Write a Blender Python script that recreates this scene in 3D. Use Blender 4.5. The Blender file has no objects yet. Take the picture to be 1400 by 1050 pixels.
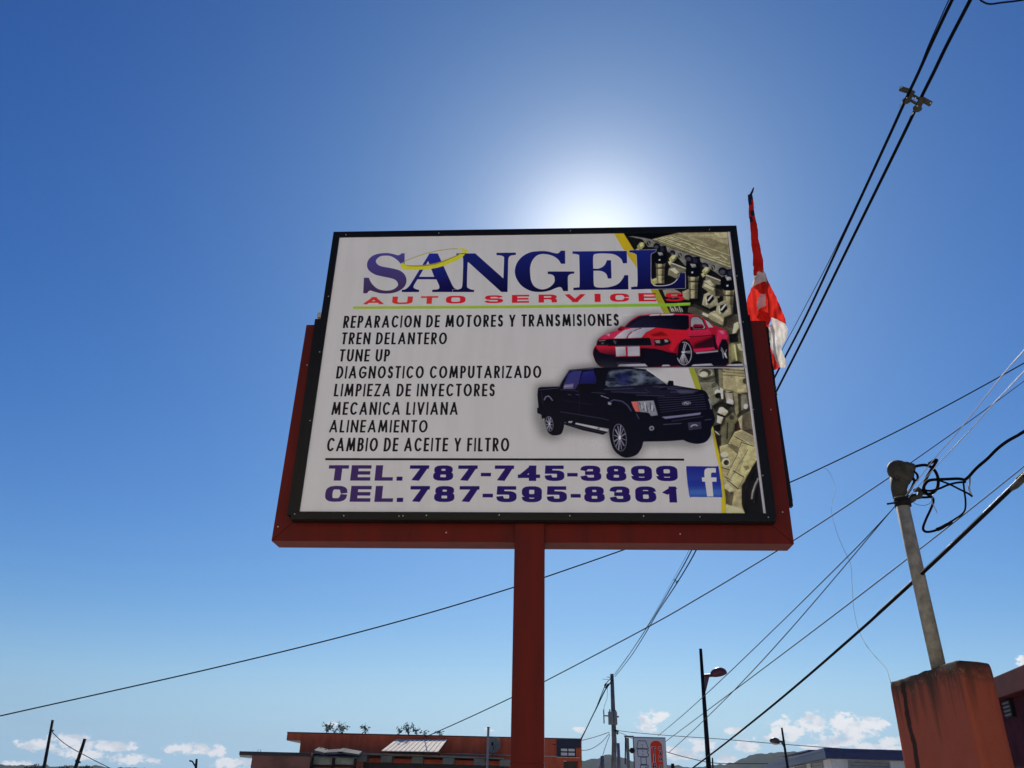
import bpy, bmesh, math, random
from mathutils import Vector, Matrix
from mathutils.geometry import delaunay_2d_cdt

scene = bpy.context.scene
COL = scene.collection
rad = math.radians

# ---------------------------------------------------------------- camera
FPX = 1090.0                      # focal length in pixels of the 1400 x 1050 photograph
PITCH, ROLL = rad(26.795), rad(1.306)
EYE = Vector((0, 0, 1.6))
_R, _F = Vector((1, 0, 0)), Vector((0, math.cos(PITCH), math.sin(PITCH)))
_U = Vector((0, -math.sin(PITCH), math.cos(PITCH)))
CR = _R * math.cos(ROLL) + _U * math.sin(ROLL)
CU = _U * math.cos(ROLL) - _R * math.sin(ROLL)
cam_data = bpy.data.cameras.new('camera')
cam = bpy.data.objects.new('camera', cam_data)
COL.objects.link(cam)
cam_data.sensor_fit = 'HORIZONTAL'
cam_data.sensor_width = 36
cam_data.lens = 36 * FPX / 1400
cam_data.clip_start = 0.05
cam_data.clip_end = 20000
mw = Matrix((CR, CU, -_F)).transposed().to_4x4()
mw.translation = EYE
cam.matrix_world = mw
scene.camera = cam


def ray(px, py):
    return (_F + CR * ((px - 700) / FPX) - CU * ((py - 525) / FPX)).normalized()


def at(px, py, y):
    d = ray(px, py)
    return EYE + d * (y / d.y)


def atz(px, py, z):
    d = ray(px, py)
    return EYE + d * ((z - EYE.z) / d.z)


def inplane(px, py, A, B):
    """point where the sight line meets the upright plane through A and B"""
    n = Vector((B[1] - A[1], A[0] - B[0], 0))
    d = ray(px, py)
    return EYE + d * (n.dot(Vector((A[0], A[1], EYE.z)) - EYE) / n.dot(d))


# ---------------------------------------------------------------- sun, sky, exposure
SUN_PX = (812, 342)
sd = ray(*SUN_PX)
SUN_EL = math.asin(sd.z)
SUN_AZ = math.atan2(sd.x, sd.y)
sun_data = bpy.data.lights.new('sun', 'SUN')
sun_data.energy = 5.0
sun_data.angle = rad(0.53)
sun_data.color = (1.0, 0.94, 0.84)
sun = bpy.data.objects.new('sun', sun_data)
COL.objects.link(sun)
sun.rotation_euler = sd.to_track_quat('Z', 'Y').to_euler()
sun.location = (0, 0, 30)

world = bpy.data.worlds.new('World')
scene.world = world
world.use_nodes = True
wt = world.node_tree
wt.nodes.clear()


def wn(t, **k):
    n = wt.nodes.new(t)
    for a, b in k.items():
        setattr(n, a, b)
    return n


def wm(op, a, b=None, c=None, clamp=False):
    n = wn('ShaderNodeMath', operation=op, use_clamp=clamp)
    for i, v in enumerate((a, b, c)):
        if v is None:
            continue
        if isinstance(v, (int, float)):
            n.inputs[i].default_value = v
        else:
            wt.links.new(v, n.inputs[i])
    return n.outputs[0]


GLOW = ((.066, .16, .58), (.109, .155, .55), (.080, .14, .47))   # broad, middle and tight part, r g b
sky = wn('ShaderNodeTexSky', sky_type='NISHITA')
sky.sun_disc = False
sky.sun_elevation = SUN_EL
sky.sun_rotation = SUN_AZ
sky.altitude = 60
sky.air_density = 1.0
sky.dust_density = 0.2
sky.ozone_density = 2.2
bg = wn('ShaderNodeBackground')
bg.inputs['Strength'].default_value = 0.088
hs = wn('ShaderNodeHueSaturation')
hs.inputs['Saturation'].default_value = 1.28
wt.links.new(sky.outputs[0], hs.inputs['Color'])
SKY_S = 0.088
bg.inputs['Strength'].default_value = SKY_S
# the haze evens the sky out over the lowest few degrees
tck = wn('ShaderNodeTexCoord')
sxk = wn('ShaderNodeSeparateXYZ')
wt.links.new(tck.outputs['Generated'], sxk.inputs[0])
cxk = wn('ShaderNodeCombineXYZ')
wt.links.new(sxk.outputs[0], cxk.inputs[0])
wt.links.new(sxk.outputs[1], cxk.inputs[1])
wt.links.new(wm('SMOOTH_MAX', sxk.outputs[2], 0.095, 0.06), cxk.inputs[2])
wt.links.new(cxk.outputs[0], sky.inputs[0])
spc = wn('ShaderNodeSeparateColor')
wt.links.new(hs.outputs[0], spc.inputs[0])
cbc = wn('ShaderNodeCombineColor')
tcs = wn('ShaderNodeTexCoord')
sdot = wn('ShaderNodeVectorMath', operation='DOT_PRODUCT')
wt.links.new(tcs.outputs['Generated'], sdot.inputs[0])
sdot.inputs[1].default_value = tuple(sd)
cosang = wm('MAXIMUM', sdot.outputs['Value'], 0.0)
for i, (pw, k) in enumerate(((1.31, .95), (1.18, .91), (.95, .97))):
    c = wm('MULTIPLY', wm('POWER', wm('MULTIPLY', spc.outputs[i], SKY_S), pw), k)
    # aureole of the dusty air round the sun
    for ex, g_ in zip((11.0, 75.0, 270.0), GLOW[i]):
        c = wm('ADD', c, wm('MULTIPLY', wm('POWER', cosang, ex), g_))
    wt.links.new(wm('DIVIDE', c, SKY_S), cbc.inputs[i])
wt.links.new(cbc.outputs[0], bg.inputs['Color'])
# cumulus low over the horizon, laid out by direction
tc = wn('ShaderNodeTexCoord')
sx = wn('ShaderNodeSeparateXYZ')
wt.links.new(tc.outputs['Generated'], sx.inputs[0])
az = wm('MULTIPLY', wm('ARCTAN2', sx.outputs[0], sx.outputs[1]), 57.29578)
el = wm('MULTIPLY', wm('ARCSINE', sx.outputs[2]), 57.29578)
cx = wn('ShaderNodeCombineXYZ')
wt.links.new(az, cx.inputs[0])
wt.links.new(el, cx.inputs[1])


def azel(px, py):
    d = ray(px, py)
    return math.degrees(math.atan2(d.x, d.y)), math.degrees(math.asin(d.z))


CLOUDS = [(52, 1019, 34, 9), (98, 1017, 40, 15), (150, 1020, 34, 9), (182, 1038, 40, 8), (120, 1032, 34, 9), (264, 1024, 38, 9), (296, 1028, 16, 9), (322, 1044, 30, 10), (30, 1046, 30, 6),
          (884, 988, 18, 14), (900, 979, 16, 9), (922, 1026, 24, 8), (961, 1020, 22, 11), (938, 1034, 26, 7), (1001, 999, 16, 6), (1022, 1020, 17, 13), (1000, 1040, 20, 9), (1077, 998, 28, 18), (1062, 1008, 18, 10), (1110, 988, 26, 17),
          (1152, 990, 34, 17), (1168, 998, 38, 18), (1196, 990, 18, 14), (1152, 1014, 44, 11), (1109, 1022, 17, 6), (1222, 1018, 24, 12), (1180, 1022, 30, 10), (1397, 905, 12, 8), (455, 990, 10, 3), (668, 998, 9, 4), (1340, 1010, 90, 20), (792, 998, 10, 5)]
best = None
for px, py, rx, ry in CLOUDS:
    a0, e0 = azel(px, py)
    a1, _ = azel(px + rx, py)
    _, e1 = azel(px, py - ry)
    s_ = wn('ShaderNodeVectorMath', operation='SUBTRACT')
    wt.links.new(cx.outputs[0], s_.inputs[0])
    s_.inputs[1].default_value = (a0, e0, 0)
    m_ = wn('ShaderNodeVectorMath', operation='MULTIPLY')
    wt.links.new(s_.outputs[0], m_.inputs[0])
    m_.inputs[1].default_value = (1 / (a1 - a0), 1 / (e1 - e0), 0)
    l_ = wn('ShaderNodeVectorMath', operation='LENGTH')
    wt.links.new(m_.outputs[0], l_.inputs[0])
    v = wm('SUBTRACT', 1.0, l_.outputs['Value'])
    best = v if best is None else wm('MAXIMUM', best, v)
# the same kind of low cloud goes on round the rest of the horizon
band = wm('SUBTRACT', 1.0, wm('ABSOLUTE', wm('DIVIDE', wm('SUBTRACT', el, 3.2), 2.6)))
nz0 = wn('ShaderNodeTexNoise')
nz0.inputs['Scale'].default_value = 0.085
nz0.inputs['Detail'].default_value = 2
wt.links.new(cx.outputs[0], nz0.inputs['Vector'])
aside = wm('MULTIPLY_ADD', wm('ABSOLUTE', az), 0.12, -4.3, clamp=True)
gen = wm('MULTIPLY_ADD', wm('SUBTRACT', nz0.outputs[0], 0.5), 5.0, wm('SUBTRACT', wm('MULTIPLY', band, 0.6), 0.7))
gen = wm('SUBTRACT', gen, wm('MULTIPLY', wm('SUBTRACT', 1.0, aside), 20.0))
best = wm('MAXIMUM', best, gen)
mp = wn('ShaderNodeMapping')
mp.inputs['Scale'].default_value = (0.75, 1.15, 1)
wt.links.new(cx.outputs[0], mp.inputs[0])
nz = wn('ShaderNodeTexNoise')
nz.inputs['Scale'].default_value = 1.9
nz.inputs['Detail'].default_value = 7
nz.inputs['Roughness'].default_value = 0.66
wt.links.new(mp.outputs[0], nz.inputs['Vector'])
dens = wm('MULTIPLY_ADD', wm('SUBTRACT', nz.outputs[0], 0.5), 3.4, wm('MINIMUM', best, 0.55))
mr = wn('ShaderNodeMapRange', interpolation_type='SMOOTHSTEP')
wt.links.new(dens, mr.inputs['Value'])
mr.inputs['From Min'].default_value = -0.04
mr.inputs['From Max'].default_value = 0.50
mr.inputs['To Max'].default_value = 0.97
gate = wm('MULTIPLY', mr.outputs[0], wm('MULTIPLY_ADD', best, 4.0, 1.6, clamp=True))
nz2 = wn('ShaderNodeTexNoise')
nz2.inputs['Scale'].default_value = 1.1
nz2.inputs['Detail'].default_value = 4
wt.links.new(mp.outputs[0], nz2.inputs['Vector'])
cr = wn('ShaderNodeValToRGB')
cr.color_ramp.elements[0].position = 0.34
cr.color_ramp.elements[0].color = (0.66, 0.73, 0.82, 1)
cr.color_ramp.elements[1].position = 0.50
cr.color_ramp.elements[1].color = (0.97, 0.98, 1.0, 1)
wt.links.new(nz2.outputs[0], cr.inputs[0])
bg2 = wn('ShaderNodeBackground')
bg2.inputs['Strength'].default_value = 1.0
wt.links.new(cr.outputs[0], bg2.inputs['Color'])
mix = wn('ShaderNodeMixShader')
wt.links.new(gate, mix.inputs[0])
wt.links.new(bg.outputs[0], mix.inputs[1])
wt.links.new(bg2.outputs[0], mix.inputs[2])
wo = wn('ShaderNodeOutputWorld')
wt.links.new(mix.outputs[0], wo.inputs['Surface'])

vs = scene.view_settings
vs.view_transform = 'Standard'
vs.look = 'None'
vs.exposure = 0.0
vs.gamma = 1
vs.use_curve_mapping = False
scene.cycles.volume_bounces = 0
scene.cycles.max_bounces = 8
random.seed(7)

# ---------------------------------------------------------------- helpers
MATS = {}


def mat(name, col, rough=0.6, metal=0.0, var=0.12, scale=6.0, bump=0.0, bscale=60.0, col2=None, mask=None, spec=0.5, coat=0.0, drip=0):
    if name in MATS:
        return MATS[name]
    m = bpy.data.materials.new(name)
    m.use_nodes = True
    t = m.node_tree
    b = t.nodes['Principled BSDF']
    b.inputs['Roughness'].default_value = rough
    b.inputs['Metallic'].default_value = metal
    b.inputs['Specular IOR Level'].default_value = spec
    b.inputs['Coat Weight'].default_value = coat
    g = t.nodes.new('ShaderNodeNewGeometry')
    n = t.nodes.new('ShaderNodeTexNoise')
    n.inputs['Scale'].default_value = scale
    n.inputs['Detail'].default_value = 6
    n.inputs['Roughness'].default_value = 0.6
    if drip:
        mpg = t.nodes.new('ShaderNodeMapping')
        mpg.inputs['Scale'].default_value = (1, 1, drip)
        t.links.new(g.outputs['Position'], mpg.inputs[0])
        t.links.new(mpg.outputs[0], n.inputs['Vector'])
    else:
        t.links.new(g.outputs['Position'], n.inputs['Vector'])
    r = t.nodes.new('ShaderNodeValToRGB')
    c2 = col2 if col2 else [c * (1 - 2.2 * var) for c in col]
    r.color_ramp.elements[0].position, r.color_ramp.elements[1].position = mask or (0.3, 0.62)
    r.color_ramp.elements[0].color = (*c2, 1)
    r.color_ramp.elements[1].color = (*col, 1)
    t.links.new(n.outputs[0], r.inputs[0])
    t.links.new(r.outputs[0], b.inputs['Base Color'])
    if bump:
        n2 = t.nodes.new('ShaderNodeTexNoise')
        n2.inputs['Scale'].default_value = bscale
        n2.inputs['Detail'].default_value = 4
        t.links.new(g.outputs['Position'], n2.inputs['Vector'])
        bp = t.nodes.new('ShaderNodeBump')
        bp.inputs['Strength'].default_value = bump
        bp.inputs['Distance'].default_value = 0.01
        t.links.new(n2.outputs[0], bp.inputs['Height'])
        t.links.new(bp.outputs[0], b.inputs['Normal'])
    MATS[name] = m
    return m


MW = {}


def thing(name, label, cat, loc=(0, 0, 0), rz=0.0, group=None):
    o = bpy.data.objects.new(name, None)
    o.empty_display_size = 0.2
    COL.objects.link(o)
    o.location = loc
    o.rotation_euler = (0, 0, rz)
    o['label'], o['category'] = label, cat
    if group:
        o['group'] = group
    MW[o.name] = Matrix.Translation(Vector(loc)) @ Matrix.Rotation(rz, 4, 'Z')
    return o


def tag(o, label, cat, group=None):
    o['label'], o['category'] = label, cat
    if group:
        o['group'] = group
    return o


class MB:
    """collects shapes in world coordinates and links them as one mesh object"""

    def __init__(s):
        s.v, s.f, s.mi, s.cur = [], [], [], 0

    def face(s, pts):
        i = len(s.v)
        s.v += [Vector(p) for p in pts]
        s.f.append(tuple(range(i, i + len(pts))))
        s.mi.append(s.cur)

    def prism(s, bot, top):
        n = len(bot)
        i = len(s.v)
        s.v += [Vector(p) for p in bot] + [Vector(p) for p in top]
        s.f.append(tuple(range(i, i + n))[::-1])
        s.f.append(tuple(range(i + n, i + 2 * n)))
        for k in range(n):
            j = (k + 1) % n
            s.f.append((i + k, i + j, i + n + j, i + n + k))
        s.mi += [s.cur] * (n + 2)

    def box(s, c, dims, ax=(1, 0, 0), ay=(0, 1, 0), azz=(0, 0, 1)):
        c, ax, ay, azz = Vector(c), Vector(ax), Vector(ay), Vector(azz)
        x, y, z = [d / 2 for d in dims]
        q = lambda a, b, d: c + ax * (a * x) + ay * (b * y) + azz * (d * z)
        s.prism([q(-1, -1, -1), q(1, -1, -1), q(1, 1, -1), q(-1, 1, -1)], [q(-1, -1, 1), q(1, -1, 1), q(1, 1, 1), q(-1, 1, 1)])

    def span(s, x0, x1, y0, y1, z0, z1):
        s.box(((x0 + x1) / 2, (y0 + y1) / 2, (z0 + z1) / 2), (x1 - x0, y1 - y0, z1 - z0))

    def tube(s, pts, r, n=8, caps=True):
        P = [Vector(p) for p in pts]
        rs = r if isinstance(r, (list, tuple)) else [r] * len(P)
        T = [(P[min(i + 1, len(P) - 1)] - P[max(i - 1, 0)]).normalized() for i in range(len(P))]
        a = T[0].orthogonal().normalized()
        i0 = len(s.v)
        for p, t, rr in zip(P, T, rs):
            a = (a - t * a.dot(t))
            a = a.normalized() if a.length > 1e-6 else t.orthogonal().normalized()
            b = t.cross(a)
            for k in range(n):
                w = 2 * math.pi * k / n
                s.v.append(p + (a * math.cos(w) + b * math.sin(w)) * rr)
        for i in range(len(P) - 1):
            for k in range(n):
                j = (k + 1) % n
                s.f.append((i0 + i * n + k, i0 + i * n + j, i0 + (i + 1) * n + j, i0 + (i + 1) * n + k))
                s.mi.append(s.cur)
        if caps:
            s.f.append(tuple(i0 + k for k in range(n))[::-1])
            s.f.append(tuple(i0 + (len(P) - 1) * n + k for k in range(n)))
            s.mi += [s.cur, s.cur]

    def ball(s, c, r, ax=(1, 0, 0), ay=(0, 1, 0), azz=(0, 0, 1), rx=None, n=10, m=7, z0=-1.0):
        c, ax, ay, azz = Vector(c), Vector(ax), Vector(ay), Vector(azz)
        R = rx or (r, r, r)
        i0 = len(s.v)
        t0 = math.asin(z0)
        for i in range(m + 1):
            t = t0 + (math.pi / 2 - t0) * i / m
            for k in range(n):
                w = 2 * math.pi * k / n
                s.v.append(c + ax * (R[0] * math.cos(t) * math.cos(w)) + ay * (R[1] * math.cos(t) * math.sin(w)) + azz * (R[2] * math.sin(t)))
        for i in range(m):
            for k in range(n):
                j = (k + 1) % n
                s.f.append((i0 + i * n + k, i0 + i * n + j, i0 + (i + 1) * n + j, i0 + (i + 1) * n + k))
                s.mi.append(s.cur)
        if z0 > -1:
            s.f.append(tuple(i0 + k for k in range(n))[::-1])
            s.mi.append(s.cur)

    def build(s, name, mats, parent=None, smooth=False, bevel=0.0):
        inv = MW[parent.name].inverted() if parent else Matrix.Identity(4)
        me = bpy.data.meshes.new(name)
        me.from_pydata([inv @ v for v in s.v], [], s.f)
        for m in (mats if isinstance(mats, (list, tuple)) else [mats]):
            me.materials.append(m)
        for p, k in zip(me.polygons, s.mi):
            p.material_index = k
            p.use_smooth = smooth
        if bevel:
            bm = bmesh.new()
            bm.from_mesh(me)
            bmesh.ops.remove_doubles(bm, verts=bm.verts, dist=1e-5)
            bmesh.ops.bevel(bm, geom=bm.edges[:], offset=bevel, segments=2, profile=.6, affect='EDGES', clamp_overlap=True)
            bm.to_mesh(me)
            bm.free()
        me.update()
        o = bpy.data.objects.new(name, me)
        COL.objects.link(o)
        if parent:
            o.parent = parent
            MW[o.name] = MW[parent.name]
        else:
            MW[o.name] = Matrix.Identity(4)
        return o


def smooth3(P, n=6):
    P = [Vector(p) for p in P]
    out = []
    for i in range(len(P) - 1):
        a, b = P[i], P[i + 1]
        p0 = P[i - 1] if i else a * 2 - b
        p3 = P[i + 2] if i + 2 < len(P) else b * 2 - a
        for k in range(n):
            t = k / n
            out.append(0.5 * ((2 * a) + (b - p0) * t + (2 * p0 - 5 * a + 4 * b - p3) * t * t + (3 * a - p0 - 3 * b + p3) * t ** 3))
    out.append(P[-1])
    return out

# ---------------------------------------------------------------- printed face of the sign (flat print, generated here)
import numpy as np
AW, AH = 2048, 1536
_Q = [(464.6, 324.0), (999.0, 316.5), (1046.0, 702.0), (410.0, 701.0)]


def _homog(src, dst):
    A = []
    for (x, y), (u, v) in zip(src, dst):
        A.append([x, y, 1, 0, 0, 0, -u * x, -u * y, -u])
        A.append([0, 0, 0, x, y, 1, -v * x, -v * y, -v])
    _, _, vt = np.linalg.svd(np.array(A, float))
    return vt[-1].reshape(3, 3)


HM = _homog(_Q, [(0, 0), (AW, 0), (AW, AH), (0, AH)])


def hmap(pts):
    p = np.asarray(pts, float)
    q = np.c_[p[:, 0], p[:, 1], np.ones(len(p))] @ HM.T
    return q[:, :2] / q[:, 2:3]


def lin(c):
    c = np.asarray(c, float) / 255.0
    return np.where(c <= 0.04045, c / 12.92, ((c + 0.055) / 1.055) ** 2.4)


def pc(*c):                      # tones as seen in the shaded photo -> reflectance (white 152 -> 0.8)
    return np.clip(lin(c) * 2.5, 0, 0.86)


def smooth(path, n=6):
    """path of (x,y) smooth or (x,y,1) corner points, closed Catmull-Rom"""
    P = [np.array(p[:2], float) for p in path]
    K = [len(p) > 2 for p in path]
    out = []
    N = len(P)
    for i in range(N):
        a, b = P[i], P[(i + 1) % N]
        if K[i] and K[(i + 1) % N]:
            out.append(a)
            continue
        p0 = a if K[i] else P[i - 1]
        p3 = b if K[(i + 1) % N] else P[(i + 2) % N]
        m0 = (b - p0) / (1 if K[i] else 2) if not K[i] else (b - a) * 0.9
        m1 = (p3 - a) / 2 if not K[(i + 1) % N] else (b - a) * 0.9
        for k in range(n):
            t = k / n
            out.append((2 * t**3 - 3 * t**2 + 1) * a + (t**3 - 2 * t**2 + t) * m0 + (-2 * t**3 + 3 * t**2) * b + (t**3 - t**2) * m1)
    return np.array(out)


class Canvas:
    def __init__(s, w, h, bg):
        s.w, s.h = w, h
        s.a = np.empty((h, w, 3), np.float32)
        s.a[:] = bg

    def cover(s, polys, SS=3):
        """even-odd coverage of polygons (canvas px) with exact x, supersampled y"""
        allp = np.concatenate(polys)
        x0, y0 = np.floor(allp.min(0)).astype(int) - 1
        x1, y1 = np.ceil(allp.max(0)).astype(int) + 2
        x0, y0 = max(x0, 0), max(y0, 0)
        x1, y1 = min(x1, s.w), min(y1, s.h)
        if x1 <= x0 or y1 <= y0:
            return None
        m = np.zeros((y1 - y0, x1 - x0), np.float32)
        E = []
        for p in polys:
            q = np.roll(p, -1, 0)
            E.append(np.c_[p, q])
        E = np.concatenate(E)
        E = E[E[:, 1] != E[:, 3]]
        ex0, ey0, ex1, ey1 = E.T
        lo, hi = np.minimum(ey0, ey1), np.maximum(ey0, ey1)
        sl = (ex1 - ex0) / (ey1 - ey0)
        edges = np.arange(x0, x1 + 1)
        for r in range(y1 - y0):
            for k in range(SS):
                yy = y0 + r + (k + .5) / SS
                sel = (lo <= yy) & (hi > yy)
                if not sel.any():
                    continue
                xs = np.sort(ex0[sel] + (yy - ey0[sel]) * sl[sel])
                for a, b in zip(xs[::2], xs[1::2]):
                    a = min(max(a, x0), x1)
                    b = min(max(b, x0), x1)
                    if b <= a:
                        continue
                    ia, ib = int(a) - x0, int(b) - x0
                    if ia == ib:
                        m[r, ia if ia < m.shape[1] else -1] += b - a
                    else:
                        m[r, ia] += 1 - (a - x0 - ia)
                        m[r, ia + 1:ib] += 1
                        if ib < m.shape[1]:
                            m[r, ib] += b - x0 - ib
        return x0, y0, np.clip(m / SS, 0, 1)

    def fill(s, polys, col, alpha=1.0, blur=0, mode=None):
        pad = None
        c = s.cover(polys)
        if c is None:
            return
        x0, y0, m = c
        if blur:
            P = blur * 3
            nx0, ny0 = max(x0 - P, 0), max(y0 - P, 0)
            nx1, ny1 = min(x0 + m.shape[1] + P, s.w), min(y0 + m.shape[0] + P, s.h)
            M = np.zeros((ny1 - ny0, nx1 - nx0), np.float32)
            M[y0 - ny0:y0 - ny0 + m.shape[0], x0 - nx0:x0 - nx0 + m.shape[1]] = m
            for _ in range(3):
                for ax in (0, 1):
                    cs = np.cumsum(np.pad(M, [(blur + 1, blur) if ax == 0 else (0, 0), (blur + 1, blur) if ax == 1 else (0, 0)]), axis=ax)
                    n = 2 * blur + 1
                    M = (cs[n:] - cs[:-n]) / n if ax == 0 else (cs[:, n:] - cs[:, :-n]) / n
            m, x0, y0 = M, nx0, ny0
        h, w = m.shape
        if isinstance(col, tuple) and len(col) == 2 and hasattr(col[0][0], '__len__'):
            (p0, c0), (p1, c1) = col
            a, b = hmap([p0])[0], hmap([p1])[0]
            X, Y = np.meshgrid(np.arange(w) + x0, np.arange(h) + y0)
            d = b - a
            t = np.clip(((X - a[0]) * d[0] + (Y - a[1]) * d[1]) / (d @ d), 0, 1)[..., None]
            C = np.asarray(c0) * (1 - t) + np.asarray(c1) * t
        else:
            C = np.asarray(col)
        m = (m * alpha)[..., None]
        v = s.a[y0:y0 + h, x0:x0 + w]
        s.a[y0:y0 + h, x0:x0 + w] = v * (1 - m) + C * m


def ell(cx, cy, rx, ry, rot=0, n=40):
    t = np.linspace(0, 2 * np.pi, n, endpoint=False)
    c, s_ = np.cos(rot), np.sin(rot)
    return np.c_[cx + rx * np.cos(t) * c - ry * np.sin(t) * s_, cy + rx * np.cos(t) * s_ + ry * np.sin(t) * c]


def ribbon(pts, t, closed=False, cap=True):
    """mitred ribbon quads round a polyline"""
    P = np.asarray(pts, float)
    n = len(P)
    seg = []
    for i in range(n if closed else n - 1):
        d = P[(i + 1) % n] - P[i]
        seg.append(d / (np.hypot(*d) + 1e-9))
    L, R = [], []
    for i in range(n):
        if closed:
            a, b = seg[i - 1], seg[i]
        else:
            a, b = seg[max(i - 1, 0)], seg[min(i, n - 2)]
        na, nb = np.array([-a[1], a[0]]), np.array([-b[1], b[0]])
        m = (na + nb) / max(1 + na @ nb, 0.22)
        p = P[i].copy()
        if cap and not closed:
            if i == 0:
                p = p - seg[0] * t / 2
            if i == n - 1:
                p = p + seg[-1] * t / 2
        L.append(p + m * t / 2)
        R.append(p - m * t / 2)
    return [np.array([L[i], L[(i + 1) % n], R[(i + 1) % n], R[i]]) for i in range(len(seg))]


def arc(cx, cy, rx, ry, a0, a1, e=2.0, n=14):
    out = []
    for k in range(n + 1):
        a = math.radians(a0 + (a1 - a0) * k / n)
        c, s_ = math.cos(a), math.sin(a)
        out.append((cx + rx * math.copysign(abs(c) ** (2 / e), c), cy + ry * math.copysign(abs(s_) ** (2 / e), s_)))
    return out


def glyph(ch, e):
    A = lambda *a: arc(*a, e)
    g = {
        'A': [[(0, 0), (.5, 1), (1, 0)], [(.2, .27), (.8, .27)]],
        'B': [[(0, 0), (0, 1)], [(0, 1)] + A(.5, .77, .42, .23, 90, -90) + [(0, .54)], [(0, .54)] + A(.5, .27, .5, .27, 90, -90) + [(0, 0)]],
        'C': [A(.55, .5, .55, .5, 48, 312) if e < 2.5 else [(1, .68)] + A(.5, .5, .5, .5, 30, 330) + [(1, .32)]],
        'D': [[(0, 0), (0, 1)] + A(.35, .5, .65, .5, 90, -90) + [(0, 0)]],
        'E': [[(1, 1), (0, 1), (0, 0), (1, 0)], [(0, .5), (.95, .5)]],
        'F': [[(1, 1), (0, 1), (0, 0)], [(0, .52), (.9, .52)]],
        'G': [A(.53, .5, .53, .5, 48, 350) + [(1, .45), (.55, .45)]],
        'I': [[(.5, 0), (.5, 1)]],
        'L': [[(0, 1), (0, 0), (1, 0)]],
        'M': [[(0, 0), (.14, 1), (.5, .1), (.86, 1), (1, 0)]],
        'N': [[(0, 0), (0, 1), (1, 0), (1, 1)]],
        'O': [A(.5, .5, .5, .5, 0, 345)],
        'P': [[(0, 0), (0, 1)] + A(.5, .74, .5, .26, 90, -90) + [(0, .48)]],
        'R': [[(0, 0), (0, 1)] + A(.48, .75, .48, .25, 90, -90) + [(0, .5)], [(.4, .48), (1, 0)] if e < 2.5 else [(.7, .48), (.96, .34), (.98, 0)]],
        'S': [A(.5, .75, .44, .25, 25, 250) + A(.5, .25, .5, .25, 70, -155)],
        'T': [[(0, 1), (1, 1)], [(.5, 1), (.5, 0)]],
        'U': [[(0, 1), (0, .36)] + A(.5, .36, .5, .36, 180, 360) + [(1, 1)]],
        'V': [[(0, 1), (.5, 0), (1, 1)]],
        'Y': [[(0, 1), (.5, .42), (1, 1)], [(.5, .45), (.5, 0)]],
        'Z': [[(0, 1), (1, 1), (0, 0), (1, 0)]],
        '7': [[(0, 1), (1, 1), (.3, 0)]],
        '8': [A(.5, .77, .44, .23, 0, 345), A(.5, .26, .5, .26, 0, 345)],
        '4': [[(.74, 0), (.74, 1)], [(.7, 1), (.0, .3)], [(0, .24), (1, .24)]],
        '5': [[(.95, 1), (.05, 1), (.03, .6)] + A(.5, .3, .5, .3, 90, -168)],
        '3': [A(.47, .76, .47, .24, 165, -90) + [(.35, .52)], [(.35, .52)] + A(.5, .26, .5, .26, 90, -165)],
        '9': [A(.5, .68, .5, .32, 0, 345), [(1, .68), (1, .4)] + A(.5, .34, .5, .34, 0, -160)],
        '6': [A(.5, .32, .5, .32, 0, 345), [(0, .32), (0, .6)] + A(.5, .66, .5, .34, 180, 20)],
        '1': [[(.72, 0), (.72, 1)], [(.72, .98), (.1, .68)]],
        '-': [[(0, .38), (1, .38)]],
        '.': [[(0, 0), (1, 0)]],
    }[ch]
    closed = {'O': [1], '8': [1, 1], '9': [1, 0], '6': [1, 0]}.get(ch, [0] * len(g))
    return g, closed


def draw_glyph(cv, ch, x0, x1, yt, yb, col, tx, ty, e, shear=0.0):
    """letter in canvas box, stroke tx (vertical stems) and ty (horizontal bars)"""
    H = yb - yt
    W = x1 - x0
    g, closed = glyph(ch, e)
    if ch == '.':
        cv.fill([np.array([(x0, yb - ty * 1.15), (x1, yb - ty * 1.15), (x1, yb), (x0, yb)])], col)
        return
    k = ty / tx
    Wp = W * k
    clipm = None
    quads = []
    for pl, cl in zip(g, closed):
        pts = [(ty / 2 + px * (Wp - ty), ty / 2 + py * (H - ty)) for px, py in pl]
        runs, cur = [], [pts[0]]
        for i in range(1, len(pts)):
            cur.append(pts[i])
            if i < len(pts) - 1 and not cl:
                a_, b_ = np.subtract(pts[i], pts[i - 1]), np.subtract(pts[i + 1], pts[i])
                if a_ @ b_ < -.25 * np.hypot(*a_) * np.hypot(*b_):
                    runs.append(cur)
                    cur = [pts[i]]
        runs.append(cur)
        for q in [q_ for r_ in runs for q_ in ribbon(r_, ty, bool(cl))]:
            q = q.copy()
            q[:, 0] = np.clip(q[:, 0], -0.001, Wp + .001)
            q[:, 1] = np.clip(q[:, 1], -0.001, H + .001)
            q = np.c_[x0 + q[:, 0] / k + shear * q[:, 1], yb - q[:, 1]]
            quads.append(q)
    m = None
    X0, Y0 = int(min(q[:, 0].min() for q in quads)) - 2, int(yt) - 2
    X1, Y1 = int(max(q[:, 0].max() for q in quads)) + 3, int(yb) + 3
    M = np.zeros((Y1 - Y0, X1 - X0), np.float32)
    for q in quads:
        c = cv.cover([q])
        if c is None:
            continue
        a, b, mm = c
        ys, xs = max(b - Y0, 0), max(a - X0, 0)
        sub = M[ys:ys + mm.shape[0], xs:xs + mm.shape[1]]
        mm = mm[:sub.shape[0], :sub.shape[1]]
        np.copyto(sub, np.minimum(1, sub + mm))
    v = cv.a[Y0:Y1, X0:X1]
    cv.a[Y0:Y1, X0:X1] = v * (1 - M[:v.shape[0], :v.shape[1], None]) + np.asarray(col) * M[:v.shape[0], :v.shape[1], None]


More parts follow.
